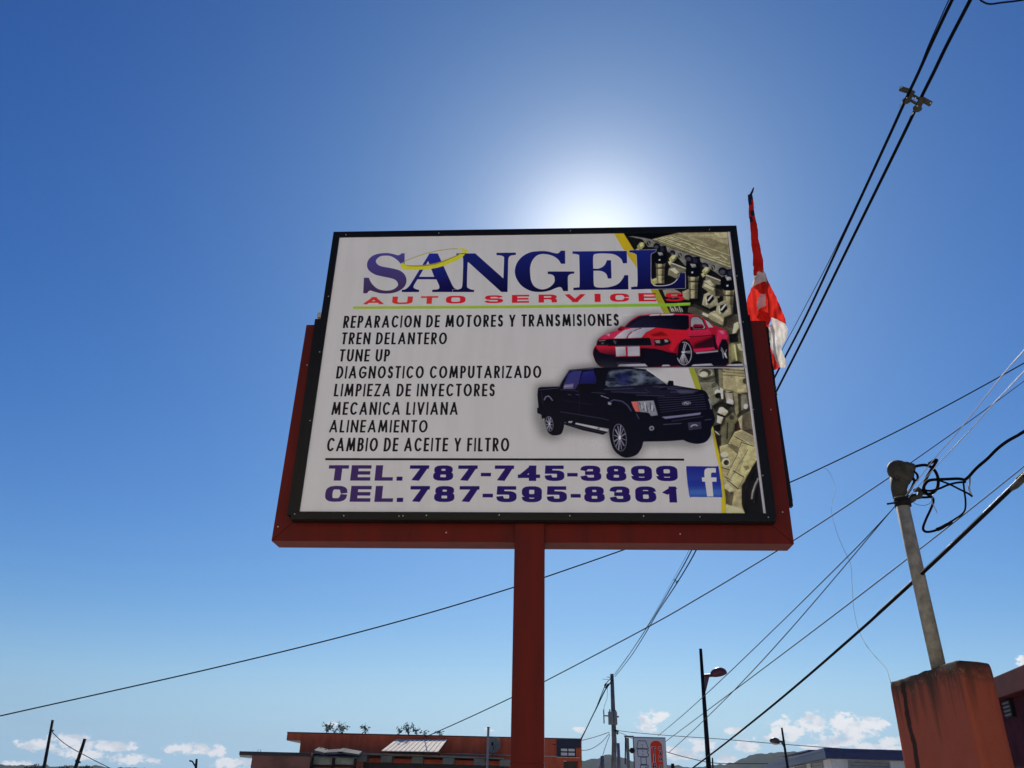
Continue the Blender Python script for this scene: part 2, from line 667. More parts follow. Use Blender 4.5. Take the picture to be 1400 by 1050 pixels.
def fbm(w, h, sx, sy, seed, octs=4):
    rng = np.random.RandomState(seed)
    out = np.zeros((h, w), np.float32)
    amp, tot = 1.0, 0
    for o in range(octs):
        gw, gh = max(2, int(w / sx)) + 2, max(2, int(h / sy)) + 2
        g = rng.rand(gh, gw)
        X = np.linspace(0, gw - 1.001, w)
        Y = np.linspace(0, gh - 1.001, h)
        xi, yi = X.astype(int), Y.astype(int)
        fx, fy = X - xi, (Y - yi)[:, None]
        fx = fx * fx * (3 - 2 * fx)
        fy = fy * fy * (3 - 2 * fy)
        a = g[yi][:, xi] * (1 - fx) + g[yi][:, xi + 1] * fx
        b = g[yi + 1][:, xi] * (1 - fx) + g[yi + 1][:, xi + 1] * fx
        out += amp * (a * (1 - fy) + b * fy)
        tot += amp
        amp *= .55
        sx, sy = sx / 2, sy / 2
    return out / tot


def make_art():
    cv = Canvas(AW, AH, (.80, .80, .80))
    P = lambda pts, col, alpha=1.0, blur=0: cv.fill([hmap(pts)], col, alpha, blur)

    def Z(ox, oy, s):
        def f(pts, col, alpha=1.0, blur=0):
            P([(ox + x / s, oy + y / s) for x, y in pts], col, alpha, blur)
        return f

    def line(ox, oy, s, pts, t, col, alpha=1.0):
        q = [(ox + x / s, oy + y / s) for x, y in pts]
        for r in ribbon(hmap(q), t, cap=False):
            cv.fill([r], col, alpha)

    # ---- engine photograph strip on the right
    edge = [(853.7, 318), (867.4, 340.3), (884, 368), (900.6, 395.7), (916.6, 427.7), (935, 468), (949.7, 503.4), (958.9, 532), (968, 560), (975.4, 586.9), (982.9, 620), (985.7, 637.7), (991.4, 680), (991.7, 704)]
    strip = edge + [(1048, 704), (997, 314)]
    P(strip, pc(62, 60, 44))
    E1, E2, E3, E4 = Z(850, 310, 7.78), Z(940, 400, 8.75), Z(940, 500, 8.75), Z(940, 600, 8.75)
    D, O1, O2, O3, K, G1 = pc(22, 20, 16), pc(100, 96, 66), pc(128, 122, 84), pc(150, 143, 100), pc(6, 6, 12), pc(95, 95, 88)
    # upper half
    E1([(30, 70), (600, 60), (700, 300), (1180, 470), (1240, 930), (480, 930), (400, 660)], D)
    E1([(30, 60), (600, 60), (560, 90), (320, 130), (240, 100), (90, 100)], K)
    E1([(80, 100), (130, 95), (320, 130), (380, 160), (500, 210), (1170, 440), (1180, 560), (1110, 560), (1000, 480), (900, 420), (840, 360), (700, 320), (690, 420), (600, 320), (420, 220), (290, 210), (230, 130)], G1)
    E1([(330, 130), (600, 62), (1130, 55), (1170, 450), (1060, 400), (700, 270), (480, 200)], (((875, 330)), O2), ) if False else None
    E1([(330, 130), (600, 62), (1130, 55), (1170, 450), (1060, 400), (700, 270), (480, 200)], pc(112, 107, 74))
    E1([(600, 62), (1130, 55), (1150, 290), (900, 190)], pc(126, 120, 84))
    E1([(990, 60), (1130, 58), (1135, 120), (1040, 110)], pc(145, 140, 102))
    E1([(800, 110), (960, 120), (1140, 200), (1150, 300), (980, 230)], pc(108, 102, 68))
    for i, (a, b, c, d) in enumerate([(360, 125, 1170, 430), (400, 118, 1160, 395), (560, 95, 1160, 305), (440, 115, 640, 190), (480, 108, 660, 165), (520, 105, 620, 135), (640, 150, 740, 190), (700, 170, 790, 230), (800, 210, 880, 260), (880, 250, 960, 300), (980, 320, 1050, 330), (1060, 300, 1130, 350)]):
        line(850, 310, 7.78, [(a, b), (c, d)], 4 if i < 3 else 6, pc(165, 160, 112), .75)
        line(850, 310, 7.78, [(a, b + 9), (c, d + 9)], 3, pc(70, 66, 44), .7)
    # manifold ports and bolt holes
    for cx, cy, rx, ry, r in [(385, 205, 38, 34, .4), (550, 275, 30, 26, .3), (725, 335, 50, 36, .5), (895, 410, 40, 26, .4), (1085, 475, 52, 44, .4)]:
        cv.fill([hmap(ell(850 + cx / 7.78, 310 + cy / 7.78, rx / 7.78, ry / 7.78, r))], pc(20, 20, 24))
        cv.fill([hmap(ell(850 + (cx - 8) / 7.78, 310 + (cy + 6) / 7.78, rx * .6 / 7.78, ry * .6 / 7.78, r))], pc(62, 64, 78), .8)
    for cx, cy in [(298, 172), (628, 302), (980, 432)]:
        cv.fill([hmap(ell(850 + cx / 7.78, 310 + cy / 7.78, 19 / 7.78, 26 / 7.78))], pc(18, 18, 16))
        line(850, 310, 7.78, [(cx - 6, cy - 18), (cx + 8, cy + 18)], 6, pc(110, 108, 90))
    for x, y in [(200, 165), (540, 300), (890, 430)]:
        E1([(x - 30, y + 40), (x + 5, y - 5), (x + 50, y), (x + 55, y + 35), (x + 20, y + 70), (x - 15, y + 75)], pc(120, 120, 60))
        E1([(x - 5, y + 15), (x + 30, y), (x + 40, y + 30), (x + 10, y + 48)], pc(165, 165, 96))
        E1([(x - 40, y + 70), (x - 15, y + 60), (x + 5, y + 90), (x - 20, y + 110)], pc(130, 128, 84))
    # fuel rail blocks
    for x, y in [(530, 380), (900, 510)]:
        E1([(x, y), (x + 165, y + 65), (x + 155, y + 110), (x + 60, y + 90), (x - 5, y + 45)], pc(95, 92, 70))
        line(850, 310, 7.78, [(x, y), (x + 170, y + 66)], 6, pc(170, 168, 130))
        E1([(x - 20, y + 60), (x + 40, y + 40), (x + 110, y + 110), (x + 60, y + 170), (x - 30, y + 130)], pc(100, 97, 74))
        E1([(x - 15, y + 70), (x + 40, y + 55), (x + 90, y + 105), (x + 60, y + 125)], pc(148, 144, 112))
    # injectors
    for x, y, k in [(420, 320, 1.0), (768, 450, 1.12), (1140, 590, 1.2)]:
        e = lambda pts, c, a=1, b=0: E1([(x + px * k, y + py * k) for px, py in pts], c, a, b)
        e([(-50, 60), (55, 60), (45, 130), (40, 280), (-40, 280), (-45, 130)], pc(86, 82, 58))
        e([(-25, 70), (15, 70), (12, 280), (-22, 280)], pc(132, 127, 90))
        e([(-48, 110), (48, 112), (46, 128), (-46, 124)], pc(60, 56, 40))
        e([(-42, 190), (42, 192), (42, 198), (-42, 196)], pc(45, 42, 30))
        e([(-70, -35), (-40, -55), (60, -50), (70, -10), (65, 60), (30, 75), (-40, 72), (-68, 30)], K)
        e([(-20, -115), (60, -120), (75, -60), (60, -25), (-10, -40)], pc(12, 12, 20))
        e([(-5, -105), (35, -110), (40, -60), (0, -60)], pc(30, 32, 52))
        e([(-30, -52), (20, -48), (30, -20), (-10, -15)], pc(110, 112, 112))
        e([(-18, 25), (0, 22), (-2, 38), (-16, 38)], pc(150, 150, 150))
    # body castings under the injectors
    E1([(330, 560), (380, 540), (390, 600), (350, 610)], O2)
    for x, y in [(880, 720), (1020, 820)]:
        E1([(x, y), (x + 80, y - 40), (x + 140, y + 10), (x + 150, y + 110), (x + 60, y + 150), (x - 20, y + 110)], pc(118, 115, 88))
        E1([(x + 30, y + 20), (x + 90, y - 5), (x + 110, y + 50), (x + 60, y + 100), (x + 25, y + 80)], D)
        line(850, 310, 7.78, [(x + 40, y + 70), (x + 90, y + 5)], 8, pc(165, 162, 130))
        line(850, 310, 7.78, [(x + 20, y + 20), (x + 30, y + 110)], 6, pc(160, 156, 120))
    E1([(880, 590), (1000, 650), (1060, 700), (1040, 760), (960, 720), (860, 640)], pc(108, 104, 74))
    E1([(890, 600), (990, 655), (980, 680), (880, 630)], pc(150, 146, 108))
    E1([(1000, 650), (1080, 680), (1100, 740), (1000, 740)], pc(52, 48, 34))
    E1([(440, 670), (560, 660), (640, 700), (560, 760), (470, 740)], pc(110, 108, 90))
    E1([(650, 690), (720, 660), (725, 780), (660, 770)], pc(120, 118, 92))
    E1([(500, 840), (640, 850), (660, 920), (520, 925)], pc(60, 60, 50))
    for k in range(6):
        line(850, 310, 7.78, [(520 + k * 24, 845 + (k % 2) * 20), (545 + k * 22, 905)], 5, pc(140, 140, 128))
    # long pipe, runs down to the right
    E2([(20, 150), (90, 135), (330, 255), (600, 370), (610, 430), (560, 470), (420, 410), (200, 300), (10, 235)], pc(70, 66, 50))
    E2([(20, 150), (90, 135), (330, 255), (320, 275), (60, 165)], pc(44, 42, 34))
    E2([(190, 235), (262, 265), (248, 300), (180, 262)], pc(150, 145, 112))
    E2([(265, 245), (330, 215), (450, 300), (440, 400), (300, 335), (250, 300)], pc(124, 118, 84))
    E2([(280, 255), (340, 250), (440, 320), (430, 355)], pc(158, 152, 112))
    E2([(440, 300), (520, 290), (585, 360), (570, 440), (430, 400)], pc(58, 52, 38))
    E2([(560, 370), (610, 350), (620, 420), (580, 490), (540, 490)], pc(150, 146, 100))
    # lower right of the upper half
    E2([(490, 500), (650, 470), (700, 860), (480, 860)], pc(66, 64, 44))
    E2([(500, 620), (640, 600), (660, 700), (690, 850), (500, 850)], pc(92, 90, 58))
    E2([(525, 610), (565, 605), (570, 800), (530, 820)], pc(112, 112, 60))
    E2([(552, 625), (572, 620), (598, 815), (580, 820)], pc(165, 165, 95))
    E2([(590, 620), (640, 610), (665, 700), (620, 690)], pc(140, 138, 105))
    E2([(500, 500), (600, 490), (610, 590), (510, 600)], D)
    cv.fill([hmap(ell(940 + 590 / 8.75, 400 + 850 / 8.75, 8, 3))], D)
    # second sheet, pistons
    P([(949.7, 503.2), (1021, 503.2), (1034, 600), (1044, 704), (991.7, 704), (991.4, 680), (985.7, 637.7), (982.9, 620), (975.4, 586.9), (968, 560), (958.9, 532)], pc(58, 55, 42))
    E3([(90, 20), (330, 15), (370, 200), (380, 420), (300, 480), (240, 380), (130, 200)], pc(100, 100, 82))
    E3([(130, 120), (340, 120), (350, 200), (140, 200)], pc(72, 72, 58))
    cv.fill([hmap(ell(940 + 215 / 8.75, 500 + 85 / 8.75, 10.5, 6.5))], pc(118, 118, 98))
    cv.fill([hmap(ell(940 + 215 / 8.75, 500 + 85 / 8.75, 8, 4.8))], pc(58, 58, 48))
    cv.fill([hmap(ell(940 + 195 / 8.75, 500 + 105 / 8.75, 6, 4))], pc(150, 148, 125))
    E3([(310, 10), (370, 10), (380, 260), (340, 200)], pc(40, 40, 34))
    for k in range(3):
        line(940, 500, 8.75, [(290, 225 + k * 18), (350, 205 + k * 18)], 4, pc(34, 34, 26))
    cv.fill([hmap(ell(940 + 362 / 8.75, 500 + 325 / 8.75, 4.2, 4.5))], pc(150, 148, 130))
    cv.fill([hmap(ell(940 + 372 / 8.75, 500 + 360 / 8.75, 5, 4))], pc(26, 24, 20))
    E3([(370, 12), (672, 12), (715, 320), (620, 335), (540, 305), (470, 320), (380, 260)], pc(128, 121, 84))
    E3([(370, 12), (420, 12), (430, 280), (380, 260)], pc(92, 88, 62))
    E3([(560, 120), (690, 120), (700, 310), (600, 320)], pc(138, 131, 92))
    for a, b in [((400, 40), (680, 60)), ((390, 70), (685, 95)), ((400, 110), (690, 130)), ((430, 290), (540, 300))]:
        line(940, 500, 8.75, [a, b], 4, pc(84, 78, 52))
    line(940, 500, 8.75, [(380, 30), (450, 80)], 5, pc(60, 56, 40))
    cv.fill([hmap(ell(1018.5, 521, 3, 4))], pc(70, 64, 44))
    E3([(385, 260), (425, 285), (430, 400), (405, 400)], pc(160, 158, 135))
    E3([(440, 320), (540, 330), (560, 460), (470, 440)], pc(120, 118, 104))
    cv.fill([hmap(ell(940 + 510 / 8.75, 500 + 440 / 8.75, 5, 4.5))], pc(165, 164, 155))
    E3([(530, 310), (600, 330), (612, 560), (580, 615), (555, 480)], pc(112, 107, 76))
    E3([(530, 310), (550, 320), (575, 600), (555, 480)], pc(80, 76, 54))
    E3([(640, 340), (700, 340), (725, 500), (640, 540)], pc(92, 92, 78))
    cv.fill([hmap(ell(940 + 695 / 8.75, 500 + 490 / 8.75, 3, 3.5))], pc(150, 150, 140))
    E3([(380, 500), (470, 490), (485, 560), (440, 610), (360, 560)], pc(150, 148, 120))
    E3([(355, 590), (430, 610), (400, 700), (350, 680)], pc(158, 156, 128))
    E3([(360, 570), (450, 600), (440, 622), (355, 595)], K)
    E3([(300, 480), (420, 430), (540, 470), (480, 540), (400, 480), (340, 560)], pc(34, 32, 26))
    E3([(460, 620), (540, 560), (600, 620), (560, 740), (480, 920), (400, 960), (390, 800), (420, 700)], pc(90, 88, 60))
    E3([(470, 680), (485, 680), (480, 880), (460, 880)], pc(50, 48, 34))
    cv.fill([hmap(ell(940 + 527 / 8.75, 500 + 620 / 8.75, 3.2, 3.4))], pc(60, 56, 40))
    E3([(610, 620), (740, 540), (780, 760), (640, 770), (600, 680)], pc(82, 76, 56))
    E3([(600, 640), (650, 590), (650, 760), (620, 740)], pc(130, 124, 92))
    E3([(560, 700), (610, 660), (630, 770), (560, 790)], pc(52, 30, 22))
    E3([(310, 720), (390, 700), (390, 780), (320, 800)], K)
    E3([(320, 830), (400, 830), (400, 1000), (360, 1000)], pc(46, 36, 34))
    line(940, 500, 8.75, [(325, 780), (380, 830)], 5, pc(150, 150, 140))
    # gearbox casting
    E4([(380, 90), (480, 60), (560, -80), (640, -110), (790, -30), (825, 230), (700, 480), (640, 560), (640, 780), (680, 900), (455, 900), (440, 600), (400, 330)], pc(132, 126, 82))
    E4([(560, -60), (640, -100), (790, -20), (800, 90), (720, 60), (620, 0)], pc(120, 114, 82))
    E4([(720, 60), (805, 100), (825, 240), (700, 480), (620, 400)], pc(152, 146, 92))
    E4([(540, 400), (640, 430), (670, 480), (600, 590), (480, 490)], pc(150, 144, 92))
    E4([(600, 180), (640, 160), (680, 190), (520, 460), (460, 440)], pc(142, 136, 92))
    for a, b in [((480, 60), (620, 140)), ((560, -30), (720, 60)), ((650, 40), (600, 150)), ((720, 130), (690, 190)), ((600, 180), (470, 440)), ((690, 190), (510, 480)), ((540, 380), (670, 460)), ((470, 490), (600, 600)), ((600, 600), (670, 470)), ((640, 40), (790, 90)), ((500, 90), (600, 180)), ((400, 340), (500, 370)), ((440, 450), (520, 500))]:
        line(940, 600, 8.75, [a, b], 5, pc(62, 56, 34))
        line(940, 600, 8.75, [(a[0] + 8, a[1] - 8), (b[0] + 8, b[1] - 8)], 3, pc(172, 166, 112), .8)
    E4([(470, 90), (520, 60), (620, 110), (600, 170)], pc(98, 92, 62))
    cv.fill([hmap(ell(988, 625, 6.4, 7.5))], pc(96, 90, 64))
    cv.fill([hmap(ell(990, 621.5, 5.2, 4))], pc(150, 146, 112))
    cv.fill([hmap(ell(992, 632, 5.6, 5.6))], pc(165, 160, 120))
    cv.fill([hmap(ell(992.6, 632.6, 3.7, 3.8))], pc(60, 56, 40))
    E4([(660, 330), (720, 320), (740, 350), (700, 380)], pc(110, 104, 66))
    E4([(440, 600), (550, 640), (520, 830), (450, 790)], pc(84, 78, 52))
    E4([(560, 620), (640, 650), (630, 830), (530, 850)], pc(128, 122, 84))
    E4([(455, 780), (640, 840), (690, 904), (455, 904)], pc(160, 154, 104))
    E4([(440, 540), (480, 540), (560, 610), (500, 640), (440, 590)], pc(150, 145, 108))
    tyre = [(815, 270), (860, 440), (925, 904), (690, 904), (650, 820), (640, 700), (650, 580), (700, 460), (760, 350)]
    E4(tyre, pc(22, 20, 22))
    E4([(815, 270), (835, 330), (760, 430), (690, 620), (680, 800), (650, 820), (640, 700), (650, 580), (700, 460), (760, 350)], pc(38, 34, 32))
    line(940, 600, 8.75, [(838, 470), (800, 550), (770, 640), (760, 720)], 7, pc(100, 100, 96))
    line(940, 600, 8.75, [(848, 480), (815, 560), (790, 650), (785, 760)], 3, pc(60, 60, 60))
    # photographic grain and mottling confined to the strip
    c = cv.cover([hmap(strip)])
    x0, y0, m = c
    n = fbm(m.shape[1], m.shape[0], 26, 20, 4, 4)
    n2 = fbm(m.shape[1], m.shape[0], 120, 90, 9, 3)
    f = 1 + m * ((n - .5) * .7 + (n2 - .5) * .35)
    gr = fbm(m.shape[1], m.shape[0], 7, 6, 14, 3)
    f *= 1 + m * (gr - .5) * .5
    v = cv.a[y0:y0 + m.shape[0], x0:x0 + m.shape[1]]
    con = np.power(np.maximum(v, 1e-4) / .3, 1.22) * .3
    con = con * .68 + con.mean(2, keepdims=True) * np.array((1.02, 1.0, .93)) * .32
    v[:] = (v * (1 - m[..., None]) + con * m[..., None]) * np.clip(f, .3, 1.9)[..., None]
    # piston sheet joins: dark line at the splice of the two vinyl sheets
    # ---- yellow stripe
    up = [(840.6, 318), (853.7, 340.9), (868, 360.3), (880, 378), (890.9, 396.3), (908, 427.7), (928, 470), (941.7, 503.4), (951.4, 531.4), (964, 562), (972.6, 585.7), (978.3, 620), (982.9, 637.7), (985.7, 680), (986, 704)]
    P(up + edge[::-1], ((( 860, 330), pc(178, 138, 22)), ((905, 400), pc(140, 128, 30))))
    P([(941.7, 503.4), (951.4, 531.4), (964, 562), (972.6, 585.7), (978.3, 620), (982.9, 637.7), (985.7, 680), (986, 704), (991.7, 704), (991.4, 680), (985.7, 637.7), (982.9, 620), (975.4, 586.9), (968, 560), (958.9, 532), (949.7, 503.4)], (((950, 510), pc(120, 126, 40)), ((975, 620), pc(180, 145, 28))))
    P([(x, y) for x, y in up[3:8]] + [(949.7, 503.4), (935, 468), (916.6, 427.7), (900.6, 395.7), (890, 378)], pc(125, 124, 34))
    # white margin on the right edge
    P([(995.3, 314), (1001, 314), (1050, 706), (1043.2, 706), (1037, 655)], pc(140, 140, 146))

    # ---- SANGEL
    G = {}
    f = lambda ox, oy, s, pts: [(ox + p[0] / s, oy + p[1] / s) + ((1,) if len(p) > 2 else ()) for p in pts]
    S_ = f(490, 330, 10, [(597, 155, 1), (640, 155, 1), (640, 310, 1), (590, 310, 1), (540, 250), (460, 200), (385, 188), (300, 200), (245, 258), (270, 310), (330, 338), (450, 360), (570, 392), (640, 450), (665, 530), (640, 610), (570, 670), (480, 702), (390, 710), (300, 705), (230, 687), (170, 670), (142, 682), (125, 707, 1), (70, 707, 1), (80, 492, 1), (148, 492, 1), (180, 560), (240, 625), (310, 660), (400, 670), (480, 655), (540, 610), (545, 565), (510, 522), (440, 497), (330, 474), (230, 447), (150, 392), (122, 325), (140, 250), (200, 190), (290, 160), (400, 152), (480, 165), (545, 182), (580, 172)])
    A_ = f(490, 330, 10, [(980, 158, 1), (1095, 158, 1), (1290, 590, 1), (1320, 635), (1365, 655, 1), (1400, 655, 1), (1400, 690, 1), (1018, 690, 1), (1018, 658, 1), (1080, 655), (1112, 640), (1112, 600), (1075, 515, 1), (815, 515, 1), (765, 600), (765, 632), (800, 652), (838, 658, 1), (838, 690, 1), (600, 690, 1), (600, 660, 1), (650, 650), (700, 610), (760, 520, 1)])
    Ah = f(490, 330, 10, [(962, 262, 1), (1046, 480, 1), (838, 480, 1)])
    N_ = f(610, 330, 10, [(150, 158, 1), (408, 158, 1), (793, 503, 1), (803, 240), (795, 205), (760, 188), (700, 183, 1), (700, 150, 1), (965, 148, 1), (965, 180, 1), (900, 188), (868, 215), (860, 260, 1), (850, 690, 1), (765, 690, 1), (315, 280, 1), (303, 310), (295, 590), (305, 630), (350, 655), (392, 660, 1), (392, 690, 1), (100, 690, 1), (100, 658, 1), (150, 657), (190, 650), (228, 610), (240, 400), (242, 240), (230, 205), (190, 190), (150, 188, 1)])
    G_ = f(700, 330, 10, [(680, 122, 1), (740, 122, 1), (740, 302, 1), (682, 302, 1), (640, 240), (560, 190), (450, 168), (360, 185), (295, 250), (262, 340), (260, 430), (275, 540), (320, 615), (400, 652), (480, 645), (550, 605), (592, 550), (592, 490), (575, 462), (540, 447), (500, 443, 1), (500, 408, 1), (862, 408, 1), (862, 438, 1), (810, 445), (778, 475), (775, 530, 1), (778, 678, 1), (712, 678, 1), (690, 635), (660, 622), (600, 640), (520, 672), (400, 690), (270, 675), (150, 610), (75, 510), (50, 410), (75, 300), (150, 205), (260, 145), (400, 127), (500, 132), (590, 154), (645, 157)])
    E_ = [(784, 343.2, 1), (858.3, 342.5, 1), (858.5, 359.5, 1), (853, 359.7, 1), (849.8, 353), (841, 347.5), (828, 346), (817, 346.5), (812.5, 349.5), (812.3, 366.8, 1), (820, 366.8), (827.5, 362.5), (831, 355.5, 1), (836.6, 355.3, 1), (837.2, 380.5, 1), (832.2, 380.6, 1), (829.8, 374), (823, 370.2), (812.6, 369.8, 1), (813, 388), (815.5, 392), (822, 393), (834, 392.2), (846, 388), (853, 380), (854.5, 376, 1), (860, 375.8, 1), (860.2, 395.5, 1), (785, 396.5, 1), (785, 393.2, 1), (791, 392.5), (793.5, 389), (793.2, 352), (792, 348), (788, 346.8), (784, 346.5, 1)]
    L_ = [(861.7, 341.8, 1), (898.3, 341.1, 1), (897, 343.8), (891.5, 347), (890.9, 354), (890.9, 383), (893, 388), (897, 390.9), (911.4, 390.6), (921.7, 387.2), (928.6, 380), (930.8, 372.9, 1), (937.7, 372.9, 1), (937.7, 394, 1), (864, 395.6, 1), (864, 392.2, 1), (869, 391.5), (872.6, 388), (871.8, 352), (870.3, 347.2), (866, 345.2), (861.7, 344.6, 1)]
    bowl = hmap(smooth([(890.9, 341, 1), (890.9, 383), (893, 388), (897, 390.9), (911.4, 390.6), (921.7, 387.2), (928.6, 380), (930.8, 372.9, 1)]))
    for r in ribbon(bowl[:-1][12:-6], 9, cap=False):
        cv.fill([r], pc(165, 165, 165))
    blues = ((( 700, 343), pc(17, 24, 86)), ((700, 398), pc(7, 5, 42)))
    blues2 = ((( 850, 342), pc(17, 26, 92)), ((858, 397), pc(8, 6, 50)))
    for gl, hole, c in ((S_, None, (((540, 343), pc(56, 54, 112)), ((530, 402), pc(50, 34, 62)))), (A_, Ah, (((590, 343), pc(26, 34, 115)), ((600, 394), pc(10, 6, 52)))), (N_, None, blues), (G_, None, blues), (E_, None, blues2), (L_, None, blues2)):  # S greyed: a reflection on the panel is put into its print colour
        q = hmap(smooth(gl))
        for r in ribbon(q, 5, True):
            cv.fill([r], pc(168, 168, 168), .55)
        cv.fill([q] + ([hmap(smooth(hole))] if hole else []), c)
    # swoosh
    yel = (((550, 362), pc(190, 186, 44)), ((632, 350), pc(165, 162, 48)))
    P(smooth([(548.5, 362.5), (549, 359.5), (552, 359), (558, 362), (580, 361.8), (600, 358.3), (620, 350.5), (630, 346.5, 1), (637, 347, 1), (630, 353), (610, 362), (592, 366.8), (570, 368.3), (553, 367.5)]), pc(184, 178, 36))
    P(smooth([(551, 359.5, 1), (558, 362), (580, 361.6), (600, 358), (620, 350.5), (628, 347, 1), (628, 348.6, 1), (618, 353), (600, 360.2), (580, 363.6), (560, 363.4)]), pc(112, 96, 22), .8)
    arcp = [(552, 359), (556, 355.5), (570, 350.2), (584, 345.6), (600, 342), (614, 339.9), (627, 339.3)]
    for r in ribbon(hmap(arcp), 5.2, cap=False):
        cv.fill([r], pc(132, 130, 34))
    P(smooth([(624, 339.2, 1), (633, 338.8), (639, 340.5), (640.5, 343, 1), (640.2, 345.6, 1), (632, 345.6, 1), (633.3, 342), (630, 340.2)]), pc(176, 172, 40))
    P([(625, 345.8), (651, 345.8), (651, 349), (625, 348.8)], pc(20, 26, 100)) if False else None

    # ---- AUTO SERVICES
    red = pc(168, 22, 34)
    xs = [('A', 497, 526), ('U', 537, 565), ('T', 576, 599.7), ('O', 610.5, 637.5), ('S', 663, 689), ('E', 701, 724.5), ('R', 737.5, 763), ('V', 773, 801.7), ('I', 814, 822.3), ('C', 835, 861.5), ('E', 874, 898), ('S', 910, 936.5)]
    yt0, yb0, yt1, yb1 = hmap([(510, 405.8)])[0][1], hmap([(510, 416)])[0][1], hmap([(924, 400)])[0][1], hmap([(924, 411.6)])[0][1]
    for ch, a, b in xs:
        u = ((a + b) / 2 - 510) / 414
        ym = 411 - 5 * u
        ca, cb = hmap([(a, ym)])[0][0], hmap([(b, ym)])[0][0]
        draw_glyph(cv, ch, ca, cb, yt0 + (yt1 - yt0) * u, yb0 + (yb1 - yb0) * u, pc(176, 40, 34) if a < 610 else red, 27 if ch not in 'VI' else 30, 10, 3.0 if ch != 'O' else 3.4)
    # green and black rules
    P([(483.2, 418.8), (700, 417.6), (920, 414.6), (944.6, 413.6), (944.6, 417.6), (920, 418.8), (700, 421.4), (483.2, 422.4)], (((500, 420), pc(128, 146, 48)), ((900, 416), pc(104, 150, 34))))
    P([(445, 627.3), (935.3, 627.2), (935.3, 630.0), (445, 630.2)], pc(5, 5, 8))

    # ---- list of services
    adv = dict(A=.66, B=.5, C=.6, D=.56, E=.42, F=.4, G=.66, I=.14, L=.38, M=.74, N=.58, O=.68, P=.46, R=.48, S=.44, T=.46, U=.54, V=.6, Y=.56, Z=.5)
    adv[' '] = .16
    rows = [("REPARACION DE MOTORES Y TRANSMISIONES", 469, 847, 431.8, 448.5, 429, 445.6), ("TREN DELANTERO", 466.4, 612, 454.6, 471, 454.6, 471), ("TUNE UP", 463.4, 533.6, 477.8, 494.6, 477.8, 494.6), ("DIAGNOSTICO COMPUTARIZADO", 459.5, 741, 501, 518, 500.2, 517.2), ("LIMPIEZA DE INYECTORES", 456.4, 677.4, 525.3, 542.6, 525, 542.3), ("MECANICA LIVIANA", 453, 627, 550.3, 568, 550.2, 567.8), ("ALINEAMIENTO", 449.8, 585.4, 574.9, 592.1, 574.9, 592.1), ("CAMBIO DE ACEITE Y FILTRO", 446.4, 697, 599.4, 618, 599.2, 617.8)]
    for txt, xa, xb, ta, ba, tb, bb in rows:
        ca, cb = hmap([(xa, ba)])[0][0], hmap([(xb, (tb + bb) / 2)])[0][0]
        t0, b0, t1, b1 = hmap([(xa, ta)])[0][1], hmap([(xa, ba)])[0][1], hmap([(xb, tb)])[0][1], hmap([(xb, bb)])[0][1]
        H = b0 - t0
        sp = .17
        tot = sum(adv[c] + sp for c in txt) - sp
        k = (cb - ca) / tot
        x = ca
        for ch in txt:
            w = adv[ch] * k
            if ch != ' ':
                u = (x - ca) / (cb - ca)
                draw_glyph(cv, ch, x, x + w, t0 + (t1 - t0) * u, b0 + (b1 - b0) * u, pc(10, 9, 11), .15 * H, .135 * H, 2.0)
            x += w + sp * k
    # ---- phone numbers
    purp = pc(23, 9, 72)
    r1 = [('T', 449, 476.5), ('E', 480.3, 507.6), ('L', 513.6, 538.4), ('.', 543.4, 551.5), ('7', 560.4, 586.8), ('8', 593, 620.5), ('7', 626.8, 653.4), ('-', 658.2, 672), ('7', 677, 703.3), ('4', 708.6, 739), ('5', 745.1, 772.1), ('-', 776, 790.2), ('3', 793.8, 822.4), ('8', 829, 856.5), ('9', 862.9, 891.4), ('9', 897.1, 926.2)]
    r2 = [('C', 444.9, 475.3), ('E', 479.6, 507.7), ('L', 513.3, 538.6), ('.', 543.8, 552.5), ('7', 561.2, 587.8), ('8', 594.3, 622.3), ('7', 628.6, 655.8), ('-', 660.5, 674.6), ('5', 679.2, 707), ('9', 713.8, 741.3), ('5', 747.9, 775.5), ('-', 780.6, 794.3), ('8', 798.9, 827), ('3', 833.6, 862.2), ('6', 868.6, 897.1), ('1', 905.1, 928.5)]
    for row, yt, yb in ((r1, 637, 658.1), (r2, 665.3, 687.2)):
        for ch, a, b in row:
            ym = (yt + yb) / 2
            ca, cb = hmap([(a, ym)])[0][0], hmap([(b, ym)])[0][0]
            ct, cbm = hmap([(a, yt)])[0][1], hmap([(a, yb)])[0][1]
            col = pc(44, 28, 74) if a < 545 and ch != '.' else purp
            draw_glyph(cv, ch, ca, cb, ct, cbm, col, 33 if ch not in '7' else 36, 17, 3.2)

    # ---- red sports car
    C = Z(800, 400, 6.667)
    Cl = lambda pts, t, c, a=1.0: line(800, 400, 6.667, pts, t, c, a)
    Cp = lambda pts: [(800 + x / 6.667, 400 + y / 6.667) for x, y in pts]
    body = [(75, 560), (85, 510), (110, 470), (120, 430), (160, 395), (230, 365), (300, 345), (350, 330), (400, 270), (480, 215), (560, 200), (700, 190), (930, 195), (1010, 205), (1080, 235), (1130, 270), (1200, 310), (1270, 335), (1300, 370), (1308, 430), (1305, 640), (1280, 668), (1180, 668), (960, 672), (880, 672), (780, 676), (500, 680), (200, 684), (140, 675), (100, 630)]
    C([(60, 560), (90, 440), (200, 350), (330, 300), (470, 195), (700, 170), (700, 690), (140, 700)], pc(28, 28, 34), .75, 16)
    P([(798, 503.5), (818, 500.8), (1020, 501.2), (1022, 503.6)], pc(120, 120, 128), .9)
    rb = pc(150, 22, 42)
    cv.fill([hmap(smooth(Cp(body)))], (((870, 430), pc(158, 26, 50)), ((880, 480), pc(120, 8, 22))))
